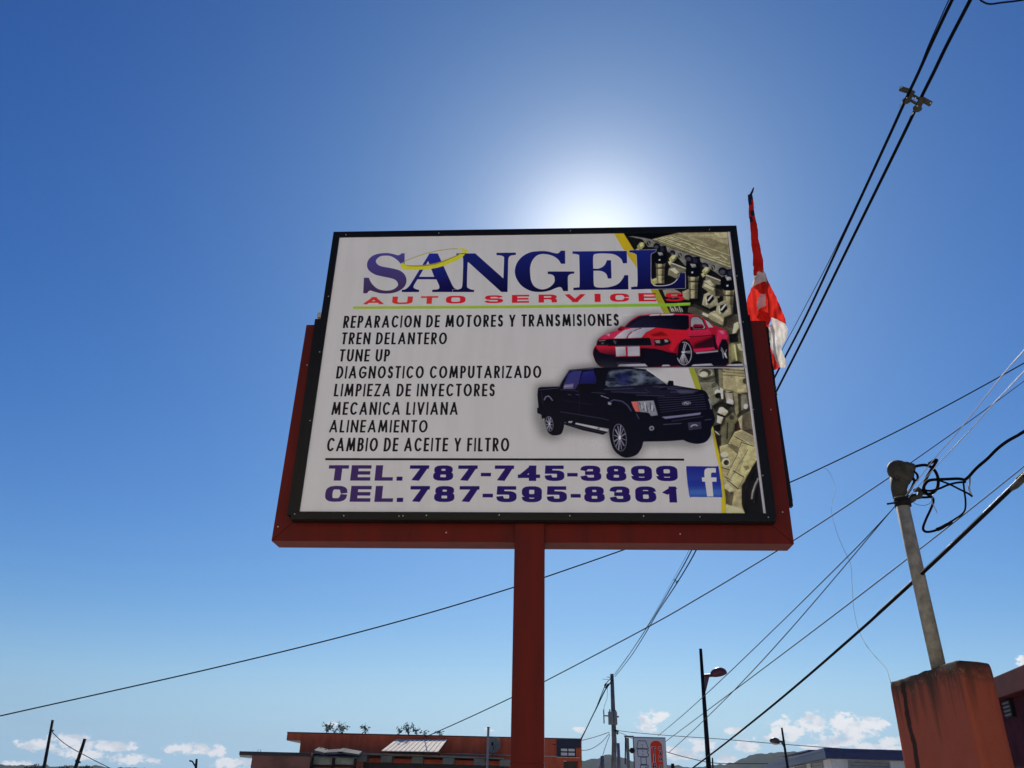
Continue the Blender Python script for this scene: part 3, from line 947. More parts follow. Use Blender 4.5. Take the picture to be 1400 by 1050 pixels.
    C([(150, 400), (300, 350), (360, 345), (270, 420), (130, 425)], pc(160, 34, 66))
    C([(190, 385), (232, 372), (225, 400), (205, 385)], pc(190, 130, 150), .7)
    C([(560, 370), (660, 322), (900, 345), (950, 400), (860, 430), (790, 440), (620, 420), (520, 412)], pc(170, 20, 26))
    C([(600, 385), (700, 355), (770, 395), (620, 400)], pc(86, 4, 12), .9, 3)
    C([(360, 320), (420, 262), (500, 215), (590, 206), (935, 206), (950, 215), (952, 320), (930, 342), (830, 337), (640, 318), (500, 322)], (((850, 432), pc(22, 20, 42)), ((935, 440), pc(4, 3, 12))))
    C([(300, 330), (330, 305), (372, 312), (360, 335), (310, 345)], pc(110, 10, 24))
    C([(305, 335), (340, 330), (340, 348), (310, 347)], K)
    # bonnet stripes
    W1, W2 = pc(150, 148, 154), pc(122, 122, 132)
    C([(268, 418), (380, 418), (400, 385), (425, 360), (505, 322), (430, 326), (370, 340), (315, 375)], (((848, 455), W1), ((860, 448), W2)))
    C([(388, 416), (518, 412), (560, 362), (645, 320), (510, 322), (450, 350), (408, 385)], (((860, 462), W1), ((885, 450), W2)))
    Cl([(384, 418), (402, 385), (430, 358)], 6, pc(110, 14, 34))
    Cl([(450, 352), (480, 335), (520, 326)], 4, pc(40, 30, 40))
    C([(585, 212), (612, 198), (690, 195), (680, 208)], W1)
    C([(690, 208), (702, 195), (820, 192), (800, 207)], W1)
    # grille, lamps
    C([(205, 425), (590, 413), (612, 440), (612, 482), (215, 487)], pc(4, 4, 10))
    C([(118, 434), (160, 426), (212, 430), (212, 482), (112, 480)], pc(10, 8, 12))
    Cl([(130, 440), (190, 436)], 4, pc(110, 108, 112))
    C([(150, 455), (175, 450), (178, 470), (155, 470)], pc(60, 58, 62))
    C([(610, 432), (640, 428), (760, 418), (788, 455), (770, 472), (700, 487), (640, 484)], pc(16, 10, 14))
    C([(640, 438), (685, 432), (690, 462), (655, 462)], pc(112, 104, 108))
    C([(725, 430), (752, 428), (765, 448), (735, 455)], pc(120, 118, 124))
    C([(600, 430), (632, 428), (640, 480), (615, 482)], pc(118, 24, 40))
    Cl([(268, 432), (285, 470)], 5, pc(70, 66, 74))
    Cl([(262, 450), (295, 446)], 4, pc(70, 66, 74))
    # front bumper
    C([(78, 560), (84, 520), (106, 488), (280, 505), (284, 588), (505, 584), (508, 498), (620, 500), (770, 545), (838, 552), (860, 668), (500, 680), (190, 684), (135, 672), (98, 630)], pc(6, 4, 16))
    C([(106, 486), (278, 500), (282, 575), (190, 560), (140, 545), (108, 510)], (((822, 473), pc(150, 22, 42)), ((824, 487), pc(40, 4, 20))))
    C([(508, 494), (640, 490), (780, 500), (840, 555), (790, 545), (640, 512), (508, 505)], pc(120, 14, 30))
    C([(282, 495), (372, 492), (378, 578), (290, 582)], (((845, 474), W1), ((855, 487), W2)))
    C([(392, 491), (500, 489), (504, 578), (394, 580)], (((862, 474), W2), ((872, 487), W1)))
    C([(284, 490), (500, 484), (500, 492), (284, 497)], pc(60, 60, 68))
    C([(290, 640), (510, 636), (520, 655), (300, 660)], pc(34, 32, 44))
    # flank
    C([(800, 345), (960, 340), (960, 420), (900, 430), (850, 470), (800, 545), (770, 520), (790, 470)], pc(160, 18, 34))
    C([(950, 340), (1130, 330), (1160, 385), (940, 400)], pc(150, 24, 52))
    Cl([(950, 402), (1060, 398), (1170, 386)], 4, pc(40, 4, 14))
    C([(985, 500), (1000, 470), (1090, 430), (1178, 395), (1186, 520), (1000, 512)], pc(10, 4, 14), .92, 5)
    C([(1160, 385), (1186, 385), (1200, 470), (1215, 515), (1200, 522), (1178, 505)], pc(10, 4, 12))
    C([(1210, 340), (1280, 345), (1304, 400), (1296, 430), (1250, 420), (1215, 500), (1196, 450)], pc(156, 30, 62))
    C([(1225, 345), (1262, 350), (1270, 380), (1240, 370)], pc(185, 110, 130), .6, 2)
    C([(962, 325), (962, 240), (982, 216), (1035, 216), (1078, 245), (1108, 325), (1096, 337), (1000, 337)], K)
    C([(968, 322), (968, 245), (985, 222), (1032, 222), (1070, 250), (1098, 318), (1088, 330), (1006, 330)], (((950, 434), pc(104, 110, 110)), ((960, 450), pc(130, 132, 136))))
    C([(985, 302), (1002, 287), (1072, 289), (1088, 308), (1078, 328), (1000, 328), (985, 318)], pc(116, 8, 34))
    C([(992, 312), (1086, 312), (1078, 328), (1000, 328)], pc(30, 2, 12))
    C([(962, 310), (985, 312), (990, 345), (965, 342)], K)
    C([(1098, 250), (1128, 268), (1172, 316), (1130, 318), (1115, 290)], pc(132, 134, 136))
    # sill and shadow
    C([(990, 515), (1178, 498), (1186, 520), (1000, 545)], pc(150, 20, 52))
    C([(985, 545), (1215, 522), (1300, 520), (1304, 640), (1280, 668), (960, 672)], pc(4, 3, 14))
    C([(1008, 546), (1212, 528), (1216, 540), (1020, 560)], pc(120, 118, 132))
    # front wheel
    C([(842, 600), (855, 480), (880, 440), (920, 425), (955, 448), (985, 500), (996, 580), (985, 640), (960, 672), (860, 672)], pc(5, 3, 12))
    cx, cy = 906, 556
    for t, r in ((5, 1.0),):
        pts = ell(cx, cy, 66, 104, 0, 48)
        sel = [tuple(p) for p in pts if p[0] > cx - 52 or p[1] > cy + 50]
        Cl([tuple(p) for p in pts[-14:]] + [tuple(p) for p in pts[:22]], 3.5, pc(130, 130, 138))
    for a in (-78, -8, 62, 100, 128):
        ca, sa = math.cos(math.radians(a)), math.sin(math.radians(a))
        for dd in (-7, 7):
            Cl([(cx - 8 + dd * .3 - sa * dd * .4, cy - 12 + ca * dd * .4), (cx + ca * 60 - sa * dd * 1.2, cy + sa * 96 + ca * dd * 1.2)], 3.5, pc(128, 128, 136))
    C([(cx - 26, cy - 18), (cx + 10, cy - 20), (cx + 4, cy - 6), (cx - 22, cy - 6)], pc(150, 150, 158))
    # rear wheel
    C([(1210, 600), (1222, 490), (1250, 430), (1285, 425), (1306, 470), (1308, 640), (1282, 668), (1225, 660)], pc(5, 3, 14))
    for a in ((1242, 500, 1275, 560), (1255, 545, 1262, 600), (1290, 520, 1275, 560), (1275, 560, 1296, 600), (1240, 520, 1262, 560)):
        Cl([a[:2], a[2:]], 3.5, pc(110, 110, 118))
    C([(1266, 556), (1284, 550), (1294, 600), (1280, 590)], pc(150, 150, 158))
    for q in ([(300, 674), (318, 656), (550, 650), (575, 674)], [(700, 674), (712, 660), (765, 658), (782, 672)], [(965, 674), (990, 656), (1150, 648), (1170, 666)], [(1290, 668), (1310, 655), (1440, 650), (1440, 672)]):
        C(q, pc(132, 132, 140))
    Cl([(180, 686), (500, 682), (960, 676), (1440, 676)], 5, pc(20, 18, 28))
    Cl([(1385, 662), (1475, 664)], 4, pc(110, 110, 112))

    # ---- black pickup truck
    T = Z(720, 490, 5.185)
    Tl = lambda pts, t, c, a=1.0: line(720, 490, 5.185, pts, t, c, a)
    Tp = lambda pts: [(720 + p[0] / 5.185, 490 + p[1] / 5.185) + tuple(p[2:]) for p in pts]
    sil = [(85, 212, 1), (100, 205, 1), (235, 200, 1), (250, 170), (300, 92), (330, 80), (480, 68), (700, 65), (850, 78, 1), (900, 112), (1000, 178, 1), (1010, 158, 1), (1042, 160, 1), (1045, 190, 1), (1100, 200), (1230, 222), (1275, 240), (1300, 300), (1320, 370), (1335, 440), (1310, 500), (1305, 545), (1270, 592), (1210, 607), (1150, 597), (1110, 580, 1), (1000, 588), (830, 592, 1), (815, 640), (780, 685), (720, 705), (670, 695), (620, 650), (595, 580), (585, 500, 1), (520, 490), (350, 470), (272, 455, 1), (265, 500), (245, 540), (190, 548), (155, 525), (135, 470), (130, 425, 1), (112, 432, 1), (108, 402, 1), (80, 390, 1), (78, 355, 1), (88, 350, 1), (80, 260, 1)]
    T([(60, 180), (230, 170), (300, 60), (480, 30), (720, 40), (600, 560), (300, 540), (200, 590), (100, 560), (50, 420)], pc(34, 34, 40), .62, 16)
    T([(560, 480), (850, 500), (1120, 560), (1330, 480), (1340, 560), (1210, 640), (1060, 625), (860, 630), (780, 730), (680, 730), (600, 680)], pc(34, 34, 40), .6, 16)
    cv.fill([hmap(smooth(Tp(sil)))], pc(4, 4, 15))
    blu = pc(26, 28, 92)
    T([(262, 218), (270, 180), (302, 105), (330, 92), (395, 88), (372, 180), (350, 222)], (((780, 505), pc(38, 40, 100)), ((785, 530), pc(40, 38, 76))))
    T([(372, 190), (405, 96), (478, 86), (500, 150), (492, 192)], (((800, 505), blu), ((808, 525), pc(16, 14, 62))))
    T([(272, 188), (336, 180), (332, 216), (266, 216)], pc(86, 86, 108), .85)
    Tl([(268, 200), (334, 196)], 3, pc(120, 120, 138))
    Tl([(236, 205), (258, 160), (305, 88), (480, 72)], 4, pc(60, 60, 84))
    Tl([(240, 222), (560, 250)], 3, pc(40, 40, 58))
    T([(365, 190), (385, 180), (490, 182), (498, 235), (450, 245), (370, 238)], pc(2, 2, 8))
    # windscreen with cloud reflections
    ws = Tp([(560, 188), (572, 115), (600, 76), (850, 78), (905, 116), (985, 178), (900, 186), (700, 200), (590, 206)])
    q = hmap(ws)
    x0, y0, m = cv.cover([q])
    n = fbm(m.shape[1], m.shape[0], 60, 34, 21, 5)
    n = np.clip((n - .4) * 2.6, 0, 1)[..., None]
    col = pc(14, 18, 34) * (1 - n) + pc(84, 94, 108) * n
    v = cv.a[y0:y0 + m.shape[0], x0:x0 + m.shape[1]]
    v[:] = v * (1 - m[..., None]) + col * m[..., None]
    T([(640, 110), (700, 95), (742, 130), (735, 180), (680, 196), (650, 160)], pc(14, 18, 66), .75, 5)
    T([(520, 80), (600, 76), (572, 115), (560, 200), (500, 190)], pc(4, 4, 12))
    Tl([(852, 80), (900, 112), (1000, 184)], 4, pc(160, 160, 168))
    Tl([(560, 208), (700, 200), (900, 188), (985, 180)], 4, pc(18, 18, 30))
    # bonnet
    T([(545, 215), (700, 205), (930, 192), (1040, 195), (1230, 228), (1180, 250), (1000, 275), (850, 265), (700, 250)], pc(16, 16, 32))
    for a, b, w in (((550, 222), (760, 214), 5), ((600, 238), (860, 246), 4), ((840, 215), (880, 246), 3), ((900, 200), (1100, 206), 5), ((1000, 215), (1215, 232), 6), ((780, 262), (980, 268), 4), ((940, 210), (1010, 205), 5), ((1020, 240), (1180, 238), 5)):
        Tl([a, b], w, pc(44, 44, 68), .75)
    T([(1060, 226), (1210, 230), (1180, 246), (1090, 250)], pc(60, 60, 80), .8, 3)
    T([(945, 212), (1005, 204), (990, 222), (950, 224)], pc(4, 4, 10))
    Tl([(580, 318), (620, 295), (680, 305), (720, 335), (745, 375)], 6, pc(52, 50, 72))
    T([(580, 310), (605, 318), (600, 332), (582, 328)], pc(110, 110, 120))
    Tl([(530, 265), (585, 285)], 4, pc(100, 100, 116))
    Tl([(128, 298), (140, 274), (158, 268), (175, 282), (188, 302)], 5, pc(84, 84, 104))
    Tl([(92, 225), (232, 212)], 3, pc(54, 54, 80))
    Tl([(110, 240), (120, 330)], 2, pc(30, 30, 46))
    Tl([(240, 380), (400, 405), (540, 428), (585, 440)], 3, pc(40, 40, 60))
    Tl([(270, 300), (340, 310), (480, 330)], 2, pc(22, 22, 40))
    for x in (296, 352):
        Tl([(x, 256), (x + 24, 262)], 4, pc(44, 44, 62))
    Tl([(374, 200), (380, 300), (372, 420)], 2, pc(20, 20, 36))
    # head lamp, grille, bumper
    T([(745, 308), (790, 306), (800, 380), (775, 378), (758, 345)], pc(172, 78, 72))
    T([(792, 305), (902, 300), (932, 404), (885, 410), (866, 386), (802, 380)], pc(104, 108, 118))
    for k in range(9):
        Tl([(800 + k * 13, 312 + (k % 3) * 22), (815 + k * 11, 352 + (k * 37 % 30))], 4, pc(168, 170, 178) if k % 2 else pc(48, 50, 58))
    for k in range(7):
        Tl([(930 + k * 3, 282 + k * 17), (1090, 276 + k * 15), (1255 + k * 4, 256 + k * 17)], 3, pc(36, 36, 56))
    cv.fill([hmap(ell(720 + 1135 / 5.185, 490 + 319 / 5.185, 31 / 5.185, 13 / 5.185, -.08))], pc(96, 98, 112))
    cv.fill([hmap(ell(720 + 1135 / 5.185, 490 + 319 / 5.185, 25 / 5.185, 9 / 5.185, -.08))], pc(18, 20, 44))
    Tl([(1118, 322), (1128, 314), (1140, 322), (1152, 316)], 3, pc(150, 150, 160))
    T([(960, 416), (1100, 402), (1236, 384), (1230, 400), (1080, 418), (985, 430)], pc(92, 92, 116))
    Tl([(780, 392), (800, 432)], 5, pc(46, 46, 66))
    Tl([(970, 470), (1100, 462)], 4, pc(50, 50, 70))
    Tl([(1030, 446), (1250, 412)], 4, pc(40, 40, 60))
    Tl([(1262, 438), (1310, 432)], 3, pc(56, 56, 76))
    Tl([(1292, 290), (1306, 330), (1308, 360)], 5, pc(96, 100, 110))
    T([(1143, 456), (1236, 450), (1240, 500), (1150, 510)], pc(40, 40, 56))
    Tl([(1164, 486), (1178, 474), (1200, 472), (1212, 480)], 5, pc(130, 130, 142))
    cv.fill([hmap(ell(720 + 888 / 5.185, 490 + 497 / 5.185, 3.4, 3.2))], pc(104, 106, 116))
    cv.fill([hmap(ell(720 + 888 / 5.185, 490 + 497 / 5.185, 1.8, 1.8))], pc(40, 40, 50))
    # side step
    T([(352, 458), (508, 488), (503, 503), (345, 474)], pc(138, 138, 144))
    T([(522, 495), (580, 506), (578, 520), (520, 508)], pc(138, 138, 144))
    T([(245, 460), (290, 458), (350, 468), (578, 524), (545, 544), (400, 512), (290, 478)], pc(6, 6, 16))
    Tl([(300, 474), (560, 530)], 3, pc(34, 34, 48))
    T([(300, 448), (330, 446), (322, 460), (300, 458)], pc(120, 120, 128))
    # wheels
    def wheel(cx, cy, rx, ry, n, c):
        pts = [tuple(p) for p in ell(cx, cy, rx, ry, -.12, 40)]
        Tl(pts + pts[:1], 3, c, .55)
        for k in range(n):
            a = 2 * math.pi * k / n + .2
            ca, sa = math.cos(a), math.sin(a)
            Tl([(cx + ca * rx * .2, cy + sa * ry * .2), (cx + ca * rx * .92, cy + sa * ry * .92)], 5 if k % 2 else 3, c)
        cv.fill([hmap([(720 + x / 5.185, 490 + y / 5.185) for x, y in ell(cx, cy, rx * .2, ry * .17)])], pc(176, 176, 184))
    wheel(662, 563, 46, 96, 12, pc(108, 108, 122))
    wheel(165, 466, 26, 52, 9, pc(110, 110, 124))

    # soft photographic relief over the printed pictures
    def relief(polys, k, r, d):
        c = cv.cover([hmap(p) for p in polys])
        x0, y0, m = c
        v = cv.a[y0:y0 + m.shape[0], x0:x0 + m.shape[1]]
        B = v.mean(2)
        for _ in range(2):
            for ax in (0, 1):
                n = 2 * r + 1
                pad = [(r, r) if ax == 0 else (0, 0), (r, r) if ax == 1 else (0, 0)]
                cs = np.cumsum(np.pad(np.pad(B, pad, mode='edge'), [(1, 0) if ax == 0 else (0, 0), (1, 0) if ax == 1 else (0, 0)]), axis=ax)
                B = (cs[n:] - cs[:-n]) / n if ax == 0 else (cs[:, n:] - cs[:, :-n]) / n
        e = (B - np.roll(np.roll(B, d, 0), d, 1)) / (B + .03)
        soft = v.copy()
        for ax in (0, 1):
            soft = (np.roll(soft, 1, ax) + soft * 2 + np.roll(soft, -1, ax)) / 4
        gr = fbm(m.shape[1], m.shape[0], 5, 5, 33, 2)
        f = np.clip(1 + k * e + (gr - .5) * .16, .45, 1.7)[..., None]
        v[:] = v * (1 - m[..., None]) + np.clip(soft * f, 0, .86) * m[..., None]
    relief([[(956, 560), (968, 560), (984, 632), (992, 702), (1042, 702), (1021, 504), (960, 504)]], .8, 7, 6)
    relief([[(868, 322), (997, 320), (1021, 500), (997, 500), (996, 455), (950, 430), (920, 428), (938, 396), (938, 372), (892, 388), (891, 345)]], .8, 7, 6)
    relief([[(814, 470), (850, 430), (940, 429), (996, 456), (996, 500), (822, 502)]], .35, 9, 7)
    relief([[(737, 530), (770, 505), (855, 505), (920, 525), (975, 540), (975, 605), (880, 625), (845, 625), (738, 590)]], .3, 9, 7)

    # ---- the f badge
    def FB(pts, col, a=1.0, b=0):
        P([(937 + x, 637 + y) for x, y in pts], col, a, b)
    FB(smooth([(4, .5, 1), (43, .8, 1), (45.3, 3), (49.8, 40), (48.5, 42.8, 1), (8, 42.6, 1), (5, 40), (1, 4)]), (((960, 638), pc(24, 26, 104)), ((962, 680), pc(36, 62, 130))))
    FB([(2, 20), (48, 17.5), (50, 27), (3.5, 29)], pc(20, 24, 116), .5, 3)
    FB([(4.5, 33), (49.3, 32), (49.6, 40), (5.2, 40)], pc(56, 92, 150), .5, 3)
    fl = f(940, 600, 8.75, [(335, 350, 1), (290, 350), (230, 352), (203, 375), (198, 420), (200, 462, 1), (168, 462, 1), (172, 512, 1), (206, 513, 1), (230, 690, 1), (304, 690, 1), (290, 513, 1), (342, 513, 1), (342, 462, 1), (278, 462, 1), (278, 420), (290, 405), (335, 405, 1)])
    cv.fill([hmap(smooth(fl))], pc(160, 166, 182))
    # weathering: faint streaks and splice line between the two sheets
    n = fbm(AW, AH, 500, 380, 3, 4)[..., None]
    cv.a *= (.985 + .05 * (n - .5))
    sy = int(hmap([(760, 503)])[0][1])
    cv.a[sy:sy + 2] *= .93
    return np.clip(cv.a, 0.002, .88)

# ---------------------------------------------------------------- materials
RED = mat('red_enamel', (0.135, 0.011, 0.007), col2=(0.070, 0.010, 0.008), mask=(.22, .66), rough=0.5, spec=.12, drip=.16, scale=9, bump=0.12, bscale=25)
TRIM = mat('black_aluminium', (0.005, 0.005, 0.0045), rough=0.35, var=0.1, scale=5, spec=.2)
DARK = mat('dark_steel', (0.010, 0.010, 0.013), rough=0.65, var=0.1, spec=.15)
GALV = mat('galvanised_steel', (0.30, 0.29, 0.245), rough=0.7, metal=0.0, spec=.2, var=0.22, scale=14, bump=0.25, bscale=90)
CAST = mat('cast_weathered_alloy', (0.060, 0.058, 0.045), rough=0.7, spec=.2, var=0.2, scale=20, bump=0.3)
RUBBER = mat('black_cable_jacket', (0.004, 0.004, 0.006), rough=0.7, var=0.1, spec=.06)
BARE = mat('bare_aluminium_cable', (0.42, 0.42, 0.42), rough=0.4, metal=0.7, var=0.1)
SCREW = mat('zinc_screw', (0.6, 0.6, 0.57), rough=0.3, metal=0.8, var=0.05)
CONC = mat('concrete_paving', (0.60, 0.54, 0.44), rough=0.9, var=0.06, scale=0.8, bump=0.4, bscale=12)
ASPH = mat('asphalt', (0.060, 0.058, 0.056), rough=0.92, var=0.12, scale=1.5, bump=0.6, bscale=40)
EARTH = mat('dry_grass_ground', (0.10, 0.105, 0.05), rough=0.95, var=0.25, scale=0.05, col2=(0.16, 0.13, 0.08))

# ---------------------------------------------------------------- ground
b = MB()
N = 72
for k in range(N):
    a0, a1 = 2 * math.pi * k / N, 2 * math.pi * (k + 1) / N
    rr = [0, 40, 400, 3000]
    for r0, r1 in zip(rr, rr[1:]):
        q = [(r0 * math.cos(a0), r0 * math.sin(a0), 0), (r1 * math.cos(a0), r1 * math.sin(a0), 0), (r1 * math.cos(a1), r1 * math.sin(a1), 0), (r0 * math.cos(a1), r0 * math.sin(a1), 0)]
        b.face(q if r0 else q[:3])
g = b.build('ground', EARTH)
g['kind'] = 'structure'
b = MB()
b.span(-30, 30, -14, 12, 0.0, 0.12)
o = b.build('pavement', CONC)
o['kind'] = 'structure'
b = MB()
b.face([(-300, 12.02, 0.004), (300, 12.02, 0.004), (300, 22, 0.004), (-300, 22, 0.004)])
o = b.build('road', ASPH)
o['kind'] = 'structure'
b = MB()
yl = mat('road_paint_yellow', (0.55, 0.38, 0.05), rough=0.8)
for k in range(-30, 30):
    b.face([(k * 9, 16.95, 0.008), (k * 9 + 3, 16.95, 0.008), (k * 9 + 3, 17.07, 0.008), (k * 9, 17.07, 0.008)])
o = b.build('road_markings', yl)
o['kind'] = 'structure'

# ---------------------------------------------------------------- hills
def ridge_z(azd):
    """height of the skyline of the hills by azimuth, metres at 1700 m"""
    best = None
    for (x0, y0), (x1, y1) in zip(RIDGE, RIDGE[1:]):
        if x0 <= azd <= x1:
            t = (azd - x0) / (x1 - x0)
            t = t * t * (3 - 2 * t)
            return y0 + (y1 - y0) * t
    return 34 + 22 * math.sin(azd * 0.11 + 1) + 14 * math.sin(azd * 0.31)


RPX = [(-60, 1052), (40, 1047), (110, 1049), (200, 1054), (330, 1058), (560, 1062), (700, 1058), (797, 1040), (812, 1037), (832, 1033), (848, 1036), (866, 1041), (890, 1044), (915, 1045), (926, 1046), (945, 1048), (985, 1046), (1000, 1044), (1014, 1038), (1028, 1033), (1042, 1031), (1056, 1030), (1082, 1028), (1100, 1030), (1150, 1040), (1230, 1046), (1330, 1040), (1460, 1050)]
RIDGE = []
HR = 1700.0
for px, py in RPX:
    d = ray(px, py)
    RIDGE.append((math.degrees(math.atan2(d.x, d.y)), 1.6 + HR * d.z / math.hypot(d.x, d.y)))
from mathutils import noise as mnoise
b = MB()
azs = [-180 + 360 * i / 240 for i in range(240)]
azs = [a for a in azs if not -42 < a < 42] + [-42 + 84 * i / 700 for i in range(701)]
azs.sort()
rads = [950, 1150, 1350, 1500, 1600, 1660, 1700, 1760, 1900, 2300, 2800]
prof = [0, .18, .42, .66, .84, .95, 1.0, .97, .9, .6, .0]
nr = len(rads)
for a in azs:
    h = ridge_z(a)
    for r, p in zip(rads, prof):
        x, y = r * math.sin(rad(a)), r * math.cos(rad(a))
        n = mnoise.fractal(Vector((x / 130, y / 130, 0)), 0.8, 2.1, 5)
        tr = mnoise.noise(Vector((x / 7, y / 7, 3))) * 2.2 + max(0, mnoise.noise(Vector((x / 16, y / 16, 8)))) * 4.5
        z = h * p + (n * 11 + tr) * min(1, p * 2) * (1 if p < .94 else .25) + (tr * .55 if p >= .94 else 0) - .3
        b.v.append(Vector((x, y, z)))
na = len(azs)
for i in range(na):
    j = (i + 1) % na
    for k in range(nr - 1):
        b.f.append((i * nr + k, j * nr + k, j * nr + k + 1, i * nr + k + 1))
        b.mi.append(0)
o = b.build('hills', mat('hill_woodland', (0.030, 0.042, 0.022), rough=1.0, spec=0.0, var=0.3, scale=0.05, col2=(0.012, 0.018, 0.010), bump=1.0, bscale=.12), smooth=True)  # the shadow side of the tree canopy is put into the dark colour
o['kind'] = 'structure'

# ---------------------------------------------------------------- the big sign
SYAW = rad(-3.521)
SC = Vector((0.1376, 5.2840, 4.4612))       # centre of the printed face
SW, SH = 3.2, 2.3604
sign = thing('shop_sign', 'large printed auto repair signboard in a dark red frame on one thick red post', 'sign', (SC.x, SC.y, 0.12), SYAW)
SM = MW[sign.name].copy()
SM.translation.z = 0


def sl(px, py, yl):
    """sight line -> local (x, z) on the plane yl metres behind the printed face"""
    inv = SM.inverted()
    o_, d_ = inv @ EYE, (SM.to_3x3().inverted() @ ray(px, py))
    t = (yl - o_.y) / d_.y
    p = o_ + d_ * t
    return p.x, p.z


class LB(MB):
    """mesh builder in the sign's local frame (z from the ground)"""

    def build(s, *a, **k):
        s.v = [SM @ v for v in s.v]
        return super().build(*a, **k)


zc = SC.z
T = 0.056
# post
px0, _ = sl(702.3, 800, 0.055)
px1, _ = sl(744.2, 800, 0.055)
frame_front, frame_back = 0.075, 0.255
xl, zb = sl(370.5, 741.5, frame_front)
xr, zb2 = sl(1085.5, 741.5, frame_front)
zb = (zb + zb2) / 2
_, zt = sl(420, 444, frame_front)
xlt = sl(418.8, 444, frame_front)[0]
xrt = sl(1047, 444, frame_front)[0]
pz = sl(723, 709, 0.055)[1]
b = LB()
b.span(px0, px1, 0.055, 0.055 + 0.20, 0.0, pz + .35)
post = b.build('post', RED, sign, bevel=0.006)
b = LB()
b.span(px0 - .12, px1 + .12, -.06, .37, 0.12, 0.145)
b.build('base_plate', RED, sign)
# painted weld seam low on the post
b = LB()
zw = sl(725, 1045, 0.05)[1]
b.span(px0 - .003, px1 + .003, 0.052, 0.258, zw - .006, zw + .006)
b.build('weld_band', RED, sign, bevel=0.002)
# red frame, mitred at the lower corners
fw = 0.17
xlm, xrm = (xl + xlt) / 2, (xr + xrt) / 2
b = LB()
b.prism([(xl, frame_front, zb), (xr, frame_front, zb), (xr, frame_back, zb), (xl, frame_back, zb)],
        [(xl + fw, frame_front, zb + fw), (xr - fw, frame_front, zb + fw), (xr - fw, frame_back, zb + fw), (xl + fw, frame_back, zb + fw)])
b.build('bottom_rail', RED, sign, bevel=0.004)
for s_, x0, x0t in ((1, xl, xlt), (-1, xr, xrt)):
    e = .0015
    b = LB()
    q = [(x0 - 0 * s_, zb + e), (x0 + fw * s_, zb + fw + e), (x0t + fw * s_, zt), (x0t, zt)]
    b.prism([(x, frame_front, z) for x, z in q], [(x, frame_back, z) for x, z in q])
    o = b.build('side_rail', RED, sign, bevel=0.004)
# black angle iron lining the inside of the side rails
for s_, x0, x0t in ((1, sl(394, 700, .02)[0], sl(430, 446, .02)[0]), (-1, sl(1059.5, 700, .02)[0], sl(1026.5, 446, .02)[0])):
    b = LB()
    q = [(x0, zc - SH / 2 - .02), (x0 + .05 * s_, zc - SH / 2 - .02), (x0t + .05 * s_, zt + .01), (x0t, zt + .01)]
    b.prism([(x, .004, z) for x, z in q], [(x, .073, z) for x, z in q])
    b.build('angle_iron', TRIM, sign, bevel=0.002)
# cabinet behind the printed face
b = LB()
b.span(-SW / 2 - T + .006, SW / 2 + T - .006, 0.008, 0.053, zc - SH / 2 - T + .006, zc + SH / 2 + T - .006)
b.build('cabinet', TRIM, sign)
b = LB()
for x0, x1, z0, z1 in ((-SW / 2 - T, SW / 2 + T, zc + SH / 2, zc + SH / 2 + T), (-SW / 2 - T, SW / 2 + T, zc - SH / 2 - T, zc - SH / 2)):
    b.span(x0, x1, -.012, .006, z0, z1)
for x0, x1 in ((-SW / 2 - T, -SW / 2), (SW / 2, SW / 2 + T)):
    b.span(x0, x1, -.012, .006, zc - SH / 2 + .0005, zc + SH / 2 - .0005)
for s_ in (-1, 1):
    b.span(-SW / 2 - T, SW / 2 + T, .0065, .060, zc + s_ * (SH / 2 + T) - .004, zc + s_ * (SH / 2 + T) + .004)
trim = b.build('trim', TRIM, sign, bevel=0.002)
# printed face
img = bpy.data.images.new('sign_print', AW, AH, float_buffer=False)
art = make_art()
srgb = np.where(art < .0031308, art * 12.92, 1.055 * np.power(art, 1 / 2.4) - .055)
buf = np.ones((AH, AW, 4), np.float32)
buf[..., :3] = srgb[::-1]
img.pixels.foreach_set(buf.ravel())
img.pack()


